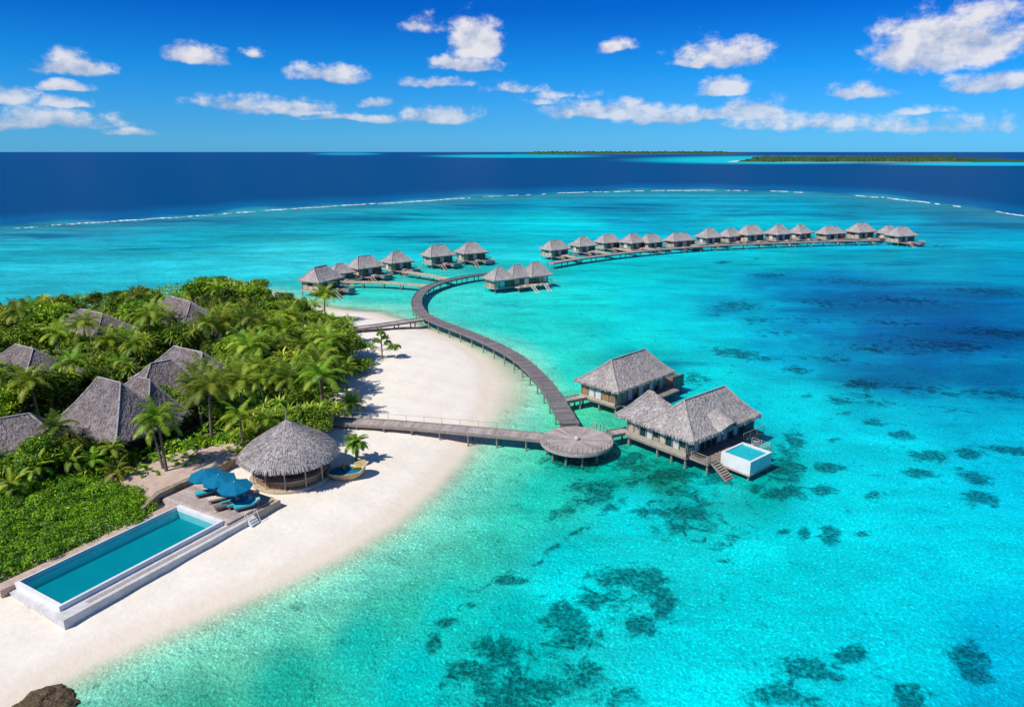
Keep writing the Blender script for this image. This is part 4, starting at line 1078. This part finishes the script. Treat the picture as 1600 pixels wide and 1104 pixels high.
for _ in range(1100):
    a = random.uniform(0, 2*math.pi); wd = random.uniform(.03,.09); ca_, sa_ = math.cos(a), math.sin(a)
    r1_ = RB-.05; r2_ = RB+random.uniform(-.1,.16); zb = 2.93-random.uniform(.15,.45)
    mb.add([(r1_*ca_+sa_*wd, r1_*sa_-ca_*wd, 3.2),(r1_*ca_-sa_*wd, r1_*sa_+ca_*wd, 3.2),(r2_*ca_-sa_*wd*.3, r2_*sa_+ca_*wd*.3, zb),(r2_*ca_+sa_*wd*.3, r2_*sa_-ca_*wd*.3, zb)],[(0,1,2,3)])
mb.build('thatched_roof', M['thatch'], bar)
MB().tube([(0,0,6.9),(0,0,8.2)], [.12,.05], 8).build('roof_pole', M['wood'], bar)
MB().lathe([(RB-1.45,.0),(RB-1.45,.95),(RB-1.75,.95),(RB-1.75,0)], 48, tone=.4).build('bar_wall', M['redwood'], bar)
MB().lathe([(RB-1.25,.96),(RB-1.25,1.03),(RB-1.95,1.03),(RB-1.95,.96),(RB-1.25,.96)], 48, tone=.6).build('counter', M['palewood'], bar)
MB().lathe([(0.01,.16),(RB-.9,.16),(RB-.8,.1),(RB-.8,-.4)], 48, tone=.6).build('floor_slab', M['palewood'], bar)
MB().lathe([(0.01,1.5),(1.2,1.5),(1.2,.17)], 24, tone=.2).build('back_bar', M['redwood'], bar)
for k in range(12):
    a = 2*math.pi*k/12+.15; MB().tube([((RB-1.1)*math.cos(a),(RB-1.1)*math.sin(a),.1),((RB-1.1)*math.cos(a),(RB-1.1)*math.sin(a),3.3)], .08, 8).build('post', M['palewood'], bar)

# round wicker daybed near the bar
pq = P(541, 741, 1.2)
pl_ = thing('daybed', (pq.x, pq.y, gz(pq.x,pq.y)-.08), .25, 'oval wicker daybed with dark cushions on the sand right of the beach bar', 'daybed')
MB().lathe([(1.45,0),(2.15,.8),(2.3,1.05),(2.12,1.08),(1.95,.86),(0.02,.8)], 44, tone=.8, jit=.02, sy=.62).build('wicker_base', M['wicker'], pl_)
MB().lathe([(1.9,.84),(1.88,.98),(1.7,1.04),(0.02,1.05)], 36, tone=.5, sy=.60).build('mattress', M['canvas'], pl_)
bk = MB(); vs = []; fs = []
for i in range(15):
    a_ = R(-50+9*i); hh = 1.05+.85*math.sin(math.pi*i/14)
    for (r_, z_) in ((2.28, 1.0), (2.42, hh), (2.26, hh), (2.12, 1.0)): vs.append((r_*math.cos(a_), r_*math.sin(a_)*.62, z_))
for i in range(14):
    for j in range(4): fs.append((4*i+j, 4*i+(j+1)%4, 4*i+4+(j+1)%4, 4*i+4+j))
bk.add(vs, fs, .7); bk.build('backrest', M['wicker'], pl_)
for x_, y_, m_ in ((.9,.35,'cream'),(1.2,-.15,'yellow'),(-.2,.5,'yellow')): 
    o_ = MB().box(-.35,.35,-.14,.14,0,.42).build('pillow', M[m_], pl_); o_.location = (x_,y_,1.05); o_.rotation_euler = (.3,0,-1.2+x_)

# ------------------------------------------------------------------ jungle houses
def jungle_house(label, corner, rz, Lx, Ly, ez, rzz, ra, rb, axis='x', mat='thatch_dark', walls=True):
    t = thing('thatched_house', (corner.x, corner.y, 0), rz, label, 'house')
    add_roof(t, 0, Lx, 0, Ly, ez, rzz, ra, rb, axis=axis, mat=mat)
    MB().box(.9,Lx-.9,.9,Ly-.9,.8,ez-.24,.3).build('wall', M['redwood'], t)
    pb = MB()
    for x in np.linspace(.5, Lx-.5, 5):
        for y in (.5, Ly-.5): pb.box(x-.1,x+.1,y-.1,y+.1,.8,ez-.25)
    pb.build('veranda_post', M['wood'], t)
    return t
TUFT = 8.0
FH = P(180, 693, 4.5); rzH = math.atan2(.496, -.87)    # x axis runs from the front corner to the left tip
h1 = thing('thatched_house', (FH.x, FH.y, 0), PRZ, 'largest thatched house, at the jungle edge above the swimming pool', 'house')
add_roof(h1, 0, 9.2, 0, 13.9, 4.5, 10.0, 4.8, 9.6, axis='y', mat='thatch_dark')
add_roof(h1, 5.0, 11.8, 1.6, 9.9, 4.4, 9.3, 4.6, 7.2, axis='y', mat='thatch_dark')
MB().box(.9,10.6,2.6,13.0,.8,4.2,.3).build('wall', M['darkwood'], h1)
pb = MB(); [pb.box(x-.12,x+.12,y-.12,y+.12,.8,4.25) for x, y in ((.5,.6),(.5,4.8),(.5,9),(.5,13.2),(4.5,.6),(8.6,.6))]; pb.build('veranda_post', M['wood'], h1)
def by_ridge(label, xa, ya, xb, yb, zr, hw, ext, mat='thatch_dark', ez=4.3):
    A = P(xa, ya, zr); B = P(xb, yb, zr); d = B-A; L = d.length; rz = math.atan2(d.y, d.x)
    t = thing('thatched_house', (A.x, A.y, 0), rz, label, 'house')
    add_roof(t, -ext, L+ext, -hw, hw, ez, zr, 0, L, mat=mat)
    MB().box(-ext+1.2, L+ext-1.2, -hw+1.2, hw-1.2, .8, ez-.25, .3).build('wall', M['darkwood'], t)
    return t
by_ridge('thatched house cut by the left edge, its dark veranda facing the shrubs', -60, 665, 46, 646, 7.6, 4.2, 3.4)
by_ridge('thatched house with a round shouldered ridge just behind the largest house', 236, 568, 268, 562, 8.7, 5.0, 4.4)
by_ridge('darker thatched house with a higher peak joined behind the round shouldered one', 272, 541, 316, 551, 9.0, 5.2, 4.8)
by_ridge('thatched house with two low peaks deep in the jungle, left of centre', 126, 483, 160, 490, 8.6, 6.2, 6.6)
by_ridge('farthest thatched house with a sharp peak, near the top of the jungle', 266, 463, 298, 472, 8.6, 5.6, 6.2)
by_ridge('small thatched roof peeping out at the left edge of the jungle', 24, 538, 52, 545, 8.4, 5.2, 5.2)
by_ridge('low brown roof mostly covered by palms right of the farthest house', 338, 512, 360, 518, 5.6, 2.2, 1.8, ez=3.8)

# ------------------------------------------------------------------ vegetation prototypes
def leafy(mb, c, rad, n, size, up=0.5, squash=.75, tone0=0, inner=.55):
    """leaf clumps: small folded leaves on and in a ragged ellipsoid"""
    for _ in range(n):
        d = Vector(rng.normal(size=3)); d.normalize()
        if d.z < -.35: d.z *= -1
        rr = rad*(inner+(1-inner)*random.random()**.5)*random.choice((1,1,1,1.12,1.25))
        p = Vector(c)+Vector((d.x*rr, d.y*rr, d.z*rr*squash))
        nn = (d*.8+Vector((0,0,up))+Vector(rng.normal(size=3))*.45).normalized()
        a = nn.cross(Vector(rng.normal(size=3))).normalized(); b = nn.cross(a)
        L = size*random.uniform(.6,1.4); wd = L*random.uniform(.35,.6)
        t = min(1, max(0, tone0+random.gauss(.42,.27)))
        mb.add([p-a*L*.5, p+b*wd*.5+nn*L*.08, p+a*L*.5-nn*L*.12, p-b*wd*.5+nn*L*.08], [(0,1,2,3)], t)
def make_broad(h, rad, nclump, nleaf, size, mat='leaf'):
    t = empty('jungle_tree')
    tk = MB(); top = Vector((random.uniform(-.5,.5), random.uniform(-.5,.5), h*.62))
    tk.tube([(0,0,-.3),(top.x*.4,top.y*.4,h*.3),top], [.28,.2,.13], 7)
    cr = MB()
    for k in range(nclump):
        a = 2*math.pi*k/nclump+random.uniform(-.5,.5); q = random.uniform(.15,.75)*rad if k else 0
        c = Vector((q*math.cos(a), q*math.sin(a), h-rad*.45+random.uniform(-.9,.5)*rad*.45 - q*.35))
        tk.tube([top*.85, (top+c)/2+Vector((0,0,-.2)), c], [.11,.07,.03], 5)
        leafy(cr, c, rad*random.uniform(.33,.55), nleaf, size, tone0=random.uniform(-.22,.22))
    tk.build('trunk', M['trunk'], t); cr.build('crown', M[mat], t)
    return t
def frond(mb, base, az_, el, L, droop, n=13, lw=.9, tone=None, wdt=.085):
    pts = []; d = Vector((math.cos(az_)*math.cos(el), math.sin(az_)*math.cos(el), math.sin(el))); p = Vector(base)
    for k in range(n+1):
        pts.append(p.copy()); d = (d+Vector((0,0,-droop/n*(0.4+1.4*k/n)))).normalized(); p = p+d*(L/n)
    tn = random.uniform(.25,.75) if tone is None else tone
    for k in range(n):
        a, b = pts[k], pts[k+1]; dd_ = (b-a).normalized(); sd = dd_.cross(Vector((0,0,1)))
        if sd.length < 1e-3: sd = Vector((1,0,0))
        sd.normalize(); up = sd.cross(dd_)
        mb.add([a-sd*.035,a+sd*.035,b+sd*.03,b-sd*.03],[(0,1,2,3)],tn)
        if k < 1: continue
        s_ = k/n; ll = lw*math.sin(math.pi*min(1,(s_*.85+.15)))**.6*(1-.35*s_)
        for sg_ in (-1,1):
            for m_ in range(2):
                q = a.lerp(b, m_*.5)
                tip = q+sd*sg_*ll*.85+dd_*ll*.55+Vector((0,0,-ll*random.uniform(.25,.6)))+up*.05
                w_ = dd_*wdt
                mid = q.lerp(tip,.5)+Vector((0,0,ll*.12))
                mb.add([q-w_*.5,q+w_*.5,mid+w_*.55,tip,mid-w_*.55],[(0,1,2,3,4)],min(1,max(0,tn+random.uniform(-.15,.2))))
def make_palm(h, L, nf, mat, lean=(.4,.2), droop=1.5, r=.16, name='palm_tree', n=13):
    t = empty(name)
    pts = [(lean[0]*s_**1.6, lean[1]*s_**1.6, h*s_) for s_ in [k/8 for k in range(9)]]; pts[0] = (0,0,-.4)
    MB().tube(pts, [r*(1.35-.6*k/8) for k in range(9)], 9).build('trunk', M['trunk'], t)
    cr = MB(); top = Vector(pts[-1])
    for k in range(nf):
        a = k*2.399+random.uniform(-.2,.2); e = 1.25-1.35*(k/nf)+random.uniform(-.1,.1)
        frond(cr, top, a, e, L*random.uniform(.85,1.1), droop*random.uniform(.8,1.2), n, lw=L*.27)
    cr.build('crown', M[mat], t)
    return t
def make_pandanus(h, spread, nros, nblade, L):
    t = empty('pandanus_tree'); tk = MB(); cr = MB()
    tk.tube([(0,0,-.3),(0,0,h*.45)], [.2,.15], 7)
    for k in range(nros):
        a = 2*math.pi*k/nros+random.uniform(-.4,.4); q = spread*random.uniform(.35,1) if k else 0
        c = Vector((q*math.cos(a), q*math.sin(a), h*random.uniform(.62,.95)-q*.3))
        tk.tube([(0,0,h*.4), (c.x*.5,c.y*.5,h*.55), tuple(c)], [.13,.1,.06], 6)
        tn = random.uniform(.2,.7)
        for b in range(nblade):
            az_ = b*2.4+random.uniform(-.2,.2); el = 1.35-1.75*(b/nblade); LL = L*random.uniform(.8,1.2)
            d = Vector((math.cos(az_)*math.cos(el), math.sin(az_)*math.cos(el), math.sin(el))); p = c.copy(); pts = [p.copy()]
            for _ in range(4): d = (d+Vector((0,0,-.42))).normalized() if _ else d; p = p+d*LL/4; pts.append(p.copy())
            sd = d.cross(Vector((0,0,1)))
            if sd.length < .05: sd = Vector((1,0,0))
            sd.normalize(); wds = (.07,.12,.11,.08,.01)
            vs = []
            for p_, w_ in zip(pts, wds): vs += [p_-sd*w_*1.15, p_+sd*w_*1.15]
            cr.add(vs, [(2*i,2*i+1,2*i+3,2*i+2) for i in range(4)], min(1,max(0,tn+random.uniform(-.2,.3))))
    tk.build('trunk', M['trunk'], t); cr.build('crown', M['frond'], t)
    return t
pandans = [make_pandanus(5.6,2.6,11,34,1.9), make_pandanus(5.0,2.3,9,34,1.7), make_pandanus(6.2,2.8,12,34,2.0)]
# prototypes
broads = [make_broad(7.0,3.6,13,190,.50), make_broad(6.0,3.1,11,190,.42), make_broad(7.8,3.9,14,190,.54), make_broad(5.0,2.9,10,190,.44), make_broad(6.6,3.3,12,210,.38)]
palmsj = [make_palm(6.4,3.9,18,'frond'), make_palm(5.4,3.5,16,'frond',(-.3,.3)), make_palm(7.2,4.0,20,'frond',(.2,-.4),1.8), make_palm(5.8,3.6,16,'frond_bright',(.3,.1),1.4)]
roofs_px = [([(85,515),(128,478),(160,484),(205,508),(160,520),(120,518)],),([(232,480),(264,458),(300,470),(320,484),(290,498)],),([(0,545),(26,535),(75,550),(40,575),(0,580)],),
            ([(205,600),(240,562),(270,538),(310,546),(345,560),(310,600),(280,610),(250,590)],),([(72,662),(150,592),(225,600),(235,660),(185,698)],),([(0,645),(50,640),(95,662),(40,690),(0,704)],),
            ([(240,440),(262,448),(258,456),(240,452)],)]
house_xy = [(o.location.x, o.location.y) for o in bpy.data.objects if o.name.startswith('thatched_house')]
placed = []; seenp = set(); cnt = 0
def covers_roof(cx, cy, rx, ry):
    for (poly,) in roofs_px:
        for a in range(10):
            for s_ in (0,.45,.82):
                x = cx+rx*s_*math.cos(a*.628); y = cy+ry*s_*math.sin(a*.628)
                if in_poly(x, y, poly): return True
    return False
tries = 0
# candidate spots: random in photo region of crown centres, accepted with spacing in world
while tries < 14000 and cnt < 285:
    tries += 1
    px = random.uniform(-70, 565); py = random.uniform(405, 735)
    if not in_poly(px, py, jungle_px): continue
    ispalm = random.random() < ((0.52 if (px > 250 and py > 480) else 0.30) if in_poly(px, py-40, jungle_px) else 0)
    pr = random.choice(palmsj if ispalm else broads)
    if not in_poly(px, py-26, jungle_px): pr = random.choice(broads[:3]); ispalm = False
    ispan = (not ispalm) and random.random() < (.58 if py > 470 or random.random() < .3 else .3)
    if ispan: pr = random.choice(pandans)
    h = 5.8 if ispan else ({0:7.0,1:6.0,2:7.8,3:5.0,4:6.6}[broads.index(pr)] if pr in broads else 5.6)
    edge = in_poly(px+28, py, jungle_px) and in_poly(px, py-22, jungle_px) and in_poly(px, py+14, jungle_px)
    sc = random.uniform(.68,1.16) if edge else random.uniform(.55,.8)
    if py > 672: sc *= .72
    q = P(px, py, 1.1+h*sc*.72)
    if math.hypot(q.x-bar.location.x, q.y-bar.location.y) < RB+1.5+2.2*sc: continue
    if any(math.hypot(q.x-b_[0], q.y-b_[1]) < 4.2 for b_ in (tuple(P(549,640,1)[:2]), tuple(P(597,560,1)[:2]), tuple(P(562,582,1)[:2]))): continue
    if q.x < bar.location.x and q.y < bar.location.y+3 and q.x > bar.location.x-13: continue
    if (h*sc) and any((q.x-a)**2+(q.y-b)**2 < (2.05+c_)**2*0.95 for a, b, c_ in placed): continue
    if float(sdist(np.array([q.x]), np.array([q.y]))[0]) < 2: continue
    ppm = FPX/(q.y*CT+(CAM_H-5)*ST); rad = (3.1 if not ispalm else 2.9)*sc
    if covers_roof(px, py, rad*ppm, rad*ppm*.62): 
        continue
    gpx, gpy = project(np.array(q.x), np.array(q.y), 1.1)
    if in_poly(float(gpx), float(gpy), [(195,712),(250,690),(345,694),(400,715),(340,790),(215,790)]): continue
    placed.append((q.x, q.y, 1.1*sc-.6 if q.y > 130 else .9*sc-.6))
    o = pr if pr.name not in seenp else copy_tree(pr); seenp.add(pr.name)
    z0 = gz(q.x, q.y)
    o.location = (q.x, q.y, z0-.1); o.rotation_euler = (0,0,random.uniform(0,6.28)); o.scale = (sc*random.uniform(.95,1.1), sc*random.uniform(.95,1.1), sc)
    if ispalm:
        tag(o, 'coconut palm crowded among the trees of the island jungle', 'palm tree', 'palms inside the jungle')
    elif ispan:
        tag(o, 'spiky leaved tree crowded among others in the island jungle', 'tree', 'spiky leaved trees of the jungle')
    else:
        tag(o, 'leafy green tree crowded among others in the island jungle', 'tree', 'leafy trees of the jungle')
    cnt += 1
for k, (px, py, kind_) in enumerate([(462,500,0),(480,512,1),(500,524,0),(520,530,2),(538,545,1),(548,562,0),(470,484,0),(492,500,2),(446,478,0),(512,512,1),(530,520,0),(548,535,2)]):
    pr = (broads[1], pandans[0], palmsj[1])[kind_]; q = P(px, py, 1.1)
    o = pr if pr.name not in seenp else copy_tree(pr); seenp.add(pr.name); sc = .62+.06*(k % 3)
    o.location = (q.x, q.y, gz(q.x, q.y)-.1); o.rotation_euler = (0,0,k*1.3); o.scale = (sc*1.1,sc*1.1,sc)
    g_ = ('leafy trees of the jungle','spiky leaved trees of the jungle','palms inside the jungle')[kind_]
    tag(o, 'x', 'palm tree' if kind_ == 2 else 'tree', g_)
print('trees', cnt, 'tries', tries)
NUM = ['','second ','third ','fourth ','fifth ','sixth ','seventh ','eighth ','ninth ','tenth ','eleventh ','twelfth ','thirteenth ','fourteenth ','fifteenth ','sixteenth ','seventeenth ','eighteenth ','nineteenth ','twentieth ']
NUM += ['twenty-'+n_ for n_ in ['first ']+NUM[1:9]]+['thirtieth ']+['thirty-'+n_ for n_ in ['first ']+NUM[1:9]]+['fortieth ']+['forty-'+n_ for n_ in ['first ']+NUM[1:9]]
LM = [('the round beach bar', (bar.location.x, bar.location.y)), ('the jungle end of the short pier', tuple(P(536,515,1)[:2])), ('the jungle end of the long pale pier', tuple(P(518,657,1)[:2])),
      ('the largest thatched house', (h1.location.x-4, h1.location.y+8)), ('the house cut by the left edge', tuple(P(20,665,4)[:2])), ('the dark roof with the higher peak', tuple(P(290,570,5)[:2])),
      ('the roof with two low peaks', tuple(P(140,500,5)[:2])), ('the farthest thatched house', tuple(P(280,480,5)[:2])), ('the small roof at the left edge', tuple(P(35,560,5)[:2])),
      ('the low brown roof among palms', tuple(P(350,515,5)[:2])), ('the highest tip of the jungle', tuple(P(385,440,3)[:2])), ('the middle of the jungle edge facing the sand', tuple(P(520,590,2)[:2])), ('the middle of the palm grove', tuple(P(430,580,3)[:2]))]
lists = {}
for o in S.objects:
    if o.get('group') in ('palms inside the jungle', 'leafy trees of the jungle', 'spiky leaved trees of the jungle') and o.parent is None:
        i = min(range(len(LM)), key=lambda k: math.hypot(o.location.x-LM[k][1][0], o.location.y-LM[k][1][1]))
        lists.setdefault((i, o['group']), []).append(o)
for (i, c_), L_ in lists.items():
    L_.sort(key=lambda o: math.hypot(o.location.x-LM[i][1][0], o.location.y-LM[i][1][1]))
    for k, o in enumerate(L_):
        o['label'] = '%s to %s' % ((NUM[k]+'closest '+{'palms inside the jungle':'jungle palm','leafy trees of the jungle':'leafy green tree','spiky leaved trees of the jungle':'spiky leaved tree'}[c_]), LM[i][0])
for p_ in broads+palmsj+pandans:
    if p_.name not in seenp: 
        for c_ in list(p_.children): bpy.data.objects.remove(c_)
        bpy.data.objects.remove(p_)

# undergrowth below the jungle trees: one mass
ug = MB()
def scatter_leaves(mb, poly, n, zlo, zhi, size, avoid=None, tone0=0):
    k = 0; tr = 0
    xs = [p[0] for p in poly]; ys = [p[1] for p in poly]
    while k < n and tr < n*12:
        tr += 1
        # even over the world, not the picture
        x = random.uniform(min(xs), max(xs)); y = random.uniform(min(ys), max(ys))
        if not in_poly(x, y, poly): continue
        if avoid and avoid(x, y): continue
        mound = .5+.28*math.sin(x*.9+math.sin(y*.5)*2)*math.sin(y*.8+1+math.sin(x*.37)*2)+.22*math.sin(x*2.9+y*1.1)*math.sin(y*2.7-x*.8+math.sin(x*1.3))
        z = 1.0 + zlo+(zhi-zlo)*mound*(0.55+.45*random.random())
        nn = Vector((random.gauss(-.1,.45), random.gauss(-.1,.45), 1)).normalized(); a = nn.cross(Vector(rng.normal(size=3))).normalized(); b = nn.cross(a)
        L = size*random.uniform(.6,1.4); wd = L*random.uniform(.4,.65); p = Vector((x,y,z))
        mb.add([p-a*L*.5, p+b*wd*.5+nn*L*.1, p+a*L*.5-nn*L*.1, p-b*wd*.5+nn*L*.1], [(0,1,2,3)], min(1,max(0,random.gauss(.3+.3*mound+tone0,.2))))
        k += 1
jw = [tuple(P(x, y, 2.5)[:2]) for x, y in [(-80,480),(0,475),(90,462),(300,442),(400,440),(450,478),(500,505),(540,545),(545,580),(520,625),(480,655),(440,665),(380,700),(300,722),(235,745),(150,720),(60,742),(-80,790)]]
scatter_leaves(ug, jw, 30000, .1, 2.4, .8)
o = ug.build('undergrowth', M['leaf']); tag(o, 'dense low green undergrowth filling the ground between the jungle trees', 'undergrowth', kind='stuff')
# bright shrub bank beside the pool
hd = MB(); hwp = [tuple(P(x, y, 2.6)[:2]) for x, y in [(-90,760),(0,742),(80,745),(160,745),(215,765),(236,782),(222,797),(120,838),(60,862),(0,880),(-90,915)]]
scatter_leaves(hd, hwp, 7000, .5, 1.7, .33)
hx = [p[0] for p in hwp]; hy = [p[1] for p in hwp]; mnds = []
for _ in range(4000):
    x = random.uniform(min(hx), max(hx)); y = random.uniform(min(hy), max(hy))
    if not in_poly(x, y, hwp) or any((x-a)**2+(y-b)**2 < 1.2**2 for a, b in mnds): continue
    mnds.append((x, y)); rr_ = random.uniform(.7, 1.25)
    leafy(hd, (x, y, 1.9+random.uniform(-.5,.45)), rr_, int(260*rr_*rr_)+60, .26, tone0=random.uniform(-.22,.25), inner=.72)
print('mounds', len(mnds))
cxh, cyh = np.mean([p[0] for p in hwp]), np.mean([p[1] for p in hwp])
for i in range(len(hwp)):
    a = Vector((*hwp[i], 0)); b = Vector((*hwp[(i+1) % len(hwp)], 0)); 
    for _ in range(int((b-a).length*60)):
        q = a.lerp(b, random.random()); q.z = random.uniform(1.0, 1.7+.9*(.5+.5*math.sin(q.x*1.7)*math.sin(q.y*2.1))); q.x += random.gauss(0,.25); q.y += random.gauss(0,.25)
        nn = Vector((random.gauss(.4,.5), random.gauss(-.4,.5), .5)).normalized(); aa = nn.cross(Vector(rng.normal(size=3))).normalized(); bb = nn.cross(aa); L = .34*random.uniform(.6,1.3); q.z -= max(0, .0)
        hd.add([q-aa*L*.5,q+bb*L*.28,q+aa*L*.5,q-bb*L*.28],[(0,1,2,3)],random.random()*.7)
o = hd.build('shrub_bank', M['leaf_hedge']); tag(o, 'bright green bank of low shrubs behind the swimming pool', 'shrubs', kind='stuff')

# bushes at the beach edge and around the big house
def make_bush(rad, n, size, mat, label, loc, squash=.7, group=None):
    t = empty('bush', loc); cr = MB()
    st = MB()
    for k in range(5):
        a = k*1.256; c = (rad*.5*math.cos(a), rad*.5*math.sin(a), rad*.45+random.uniform(-.1,.2)*rad)
        leafy(cr, c, rad*.55, n//5, size, squash=squash); st.tube([(0,0,-.2),(c[0]*.5,c[1]*.5,c[2]*.5),c],[.06,.05,.02],5)
    cr.build('leaves', M[mat], t); st.build('stem', M['trunk'], t)
    tag(t, label, 'bush', group); return t
def at_ground(px, py):
    q = P(px, py, 1.0); z = gz(q.x, q.y); q = P(px, py, z); return Vector((q.x, q.y, z))
make_bush(2.6, 900, .5, 'leaf_hedge', 'bright yellow green bush on the sand below the short pier', at_ground(562,582))
make_bush(1.5, 500, .35, 'leaf_hedge', 'small bright bush at the foot of the jungle near the beach bar', at_ground(440,672))
make_bush(1.8, 500, .4, 'leaf', 'dark green bush at the jungle edge beside the pier head', at_ground(505,650))
make_bush(1.6, 450, .35, 'leaf_hedge', 'light green bush between the big house and the bright shrub bank', at_ground(196,722))
for k, (x, y) in enumerate([(22,735),(45,718),(75,712),(130,735),(165,728),(4,760)]):
    make_bush(1.5, 420, .45, 'leaf' if k % 2 else 'leaf_hedge', '%s leafy shrub from the left before the dark veranda of the left edge house' % ['second','third','fourth','fifth','sixth','first'][k], at_ground(x, y+14), group='shrubs before the dark veranda')
for k, (x, y) in enumerate([(296,704),(320,698),(350,694),(382,684),(270,708)]):
    make_bush(1.5, 420, .4, 'leaf_hedge' if k % 2 else 'leaf', '%s low bush from the left in the row where jungle meets sandy terrace' % ['second','third','fourth','fifth','first'][k], at_ground(x, y), group='bushes along the terrace')

def put(t, px, py, label, sc=1, rz=0, cat='palm tree'):
    q = at_ground(px, py); t.location = q; t.rotation_euler = (0,0,rz); t.scale = (sc,)*3; tag(t, label, cat); return t
put(make_palm(7.6,3.4,22,'frond_bright',(-.3,.2),1.7), 262, 748, 'tall bright coconut palm standing alone on the terrace left of the blue umbrellas')
put(make_palm(6.2,2.6,11,'frond_bright',(-.8,.2),1.7,.13), 257, 744, 'slimmer leaning palm close beside the tall one on the terrace')
put(make_palm(6.2,4.2,24,'frond_bright',(.3,.2),1.6), 508, 503, 'tall palm rising above the jungle tip behind the short pier')
put(make_palm(2.5,2.1,26,'frond_bright',(.05,.05),1.7,.13), 557, 722, 'small bushy palm on the sand right of the beach bar')
put(make_palm(1.5,2.5,24,'frond_bright',(.05,.05),1.3,.12), 549, 645, 'short yellowish palm on the sand just above the long pale pier')
put(make_palm(2.2,2.7,13,'frond_bright',(.2,.1),1.5,.14), 98, 735, 'young palm among shrubs in front of the house at the left edge')
for k, (x_, y_, h_, lb_) in enumerate([(22,788,2.4,'young palm poking out of the shrub bank closest to the left edge'),(62,768,2.8,'young palm in the upper part of the shrub bank, left of its middle'),(118,750,2.6,'young palm at the upper middle edge of the shrub bank'),(152,742,2.0,'small palm at the top of the shrub bank nearest the largest house'),(186,756,1.6,'smallest palm at the right end of the shrub bank')]):
    put(make_palm(h_,2.3,14,'frond_bright' if k % 2 else 'frond',(.2,.1),1.5,.12), x_, y_, lb_, 1, k*1.1)
put(make_palm(2.4,2.4,10,'frond',(.2,.1),1.5,.12), 70, 722, 'low dark palm beside the young palm at the left edge')
# thin beach tree with tufts
bt = empty('beach_tree'); tk = MB(); cr = MB()
tk.tube([(0,0,-.3),(.05,0,1.8),(0,.05,3.6),(.1,0,5.0)], [.16,.13,.1,.06], 7)
for (dx, z, L) in ((-2.2,2.0,1.6),(2.0,1.9,1.4),(1.2,2.9,1),(-.9,3.3,1),(0.1,4.7,1.1),(.8,3.9,.9),(-2.9,2.5,1.1),(2.9,2.2,.9)):
    tk.tube([(0,0,z-.5),(dx*.6,random.uniform(-.4,.4),z-.1),(dx,0,z)], [.06,.05,.03], 5)
    leafy(cr, (dx,0,z), .72*L, 150, .46)
tk.build('trunk', M['trunk'], bt); cr.build('crown', M['leaf_hedge'], bt)
put(bt, 597, 560, 'thin sparse tree with leaf tufts standing alone on the white sand', 1, 0, 'tree')

# rocks at the water's edge
def make_rock(px, py, rx, ry, rz, label):
    q = P(px, py, 0); n = 40; m_ = 18; vs = []; fs = []
    ph = [random.uniform(0,6.28) for _ in range(6)]
    for j in range(m_+1):
        th = math.pi/2*j/m_
        for i in range(n):
            a = 2*math.pi*i/n
            f_ = 1+.10*math.sin(3*a+ph[0])+.07*math.sin(7*a+ph[1]+3*th)+.05*math.sin(13*a+ph[2])+random.uniform(-.035,.035)
            vs.append((rx*f_*math.cos(th)*math.cos(a), ry*f_*math.cos(th)*math.sin(a), rz*math.sin(th)**.7*(1+.12*math.sin(5*a+4*th))+random.uniform(-.04,.04)-.25))
    for j in range(m_):
        for i in range(n):
            k = (i+1)%n; fs.append((j*n+i,j*n+k,(j+1)*n+k,(j+1)*n+i))
    o = MB().add(vs, fs, .5).build('rock', M['rock'], None, True); o.location = (q.x,q.y,0); tag(o, label, 'rock'); return o
make_rock(72, 1098, 2.2, 1.7, .72, 'brown rock breaking the shallow water at the bottom left of the beach')
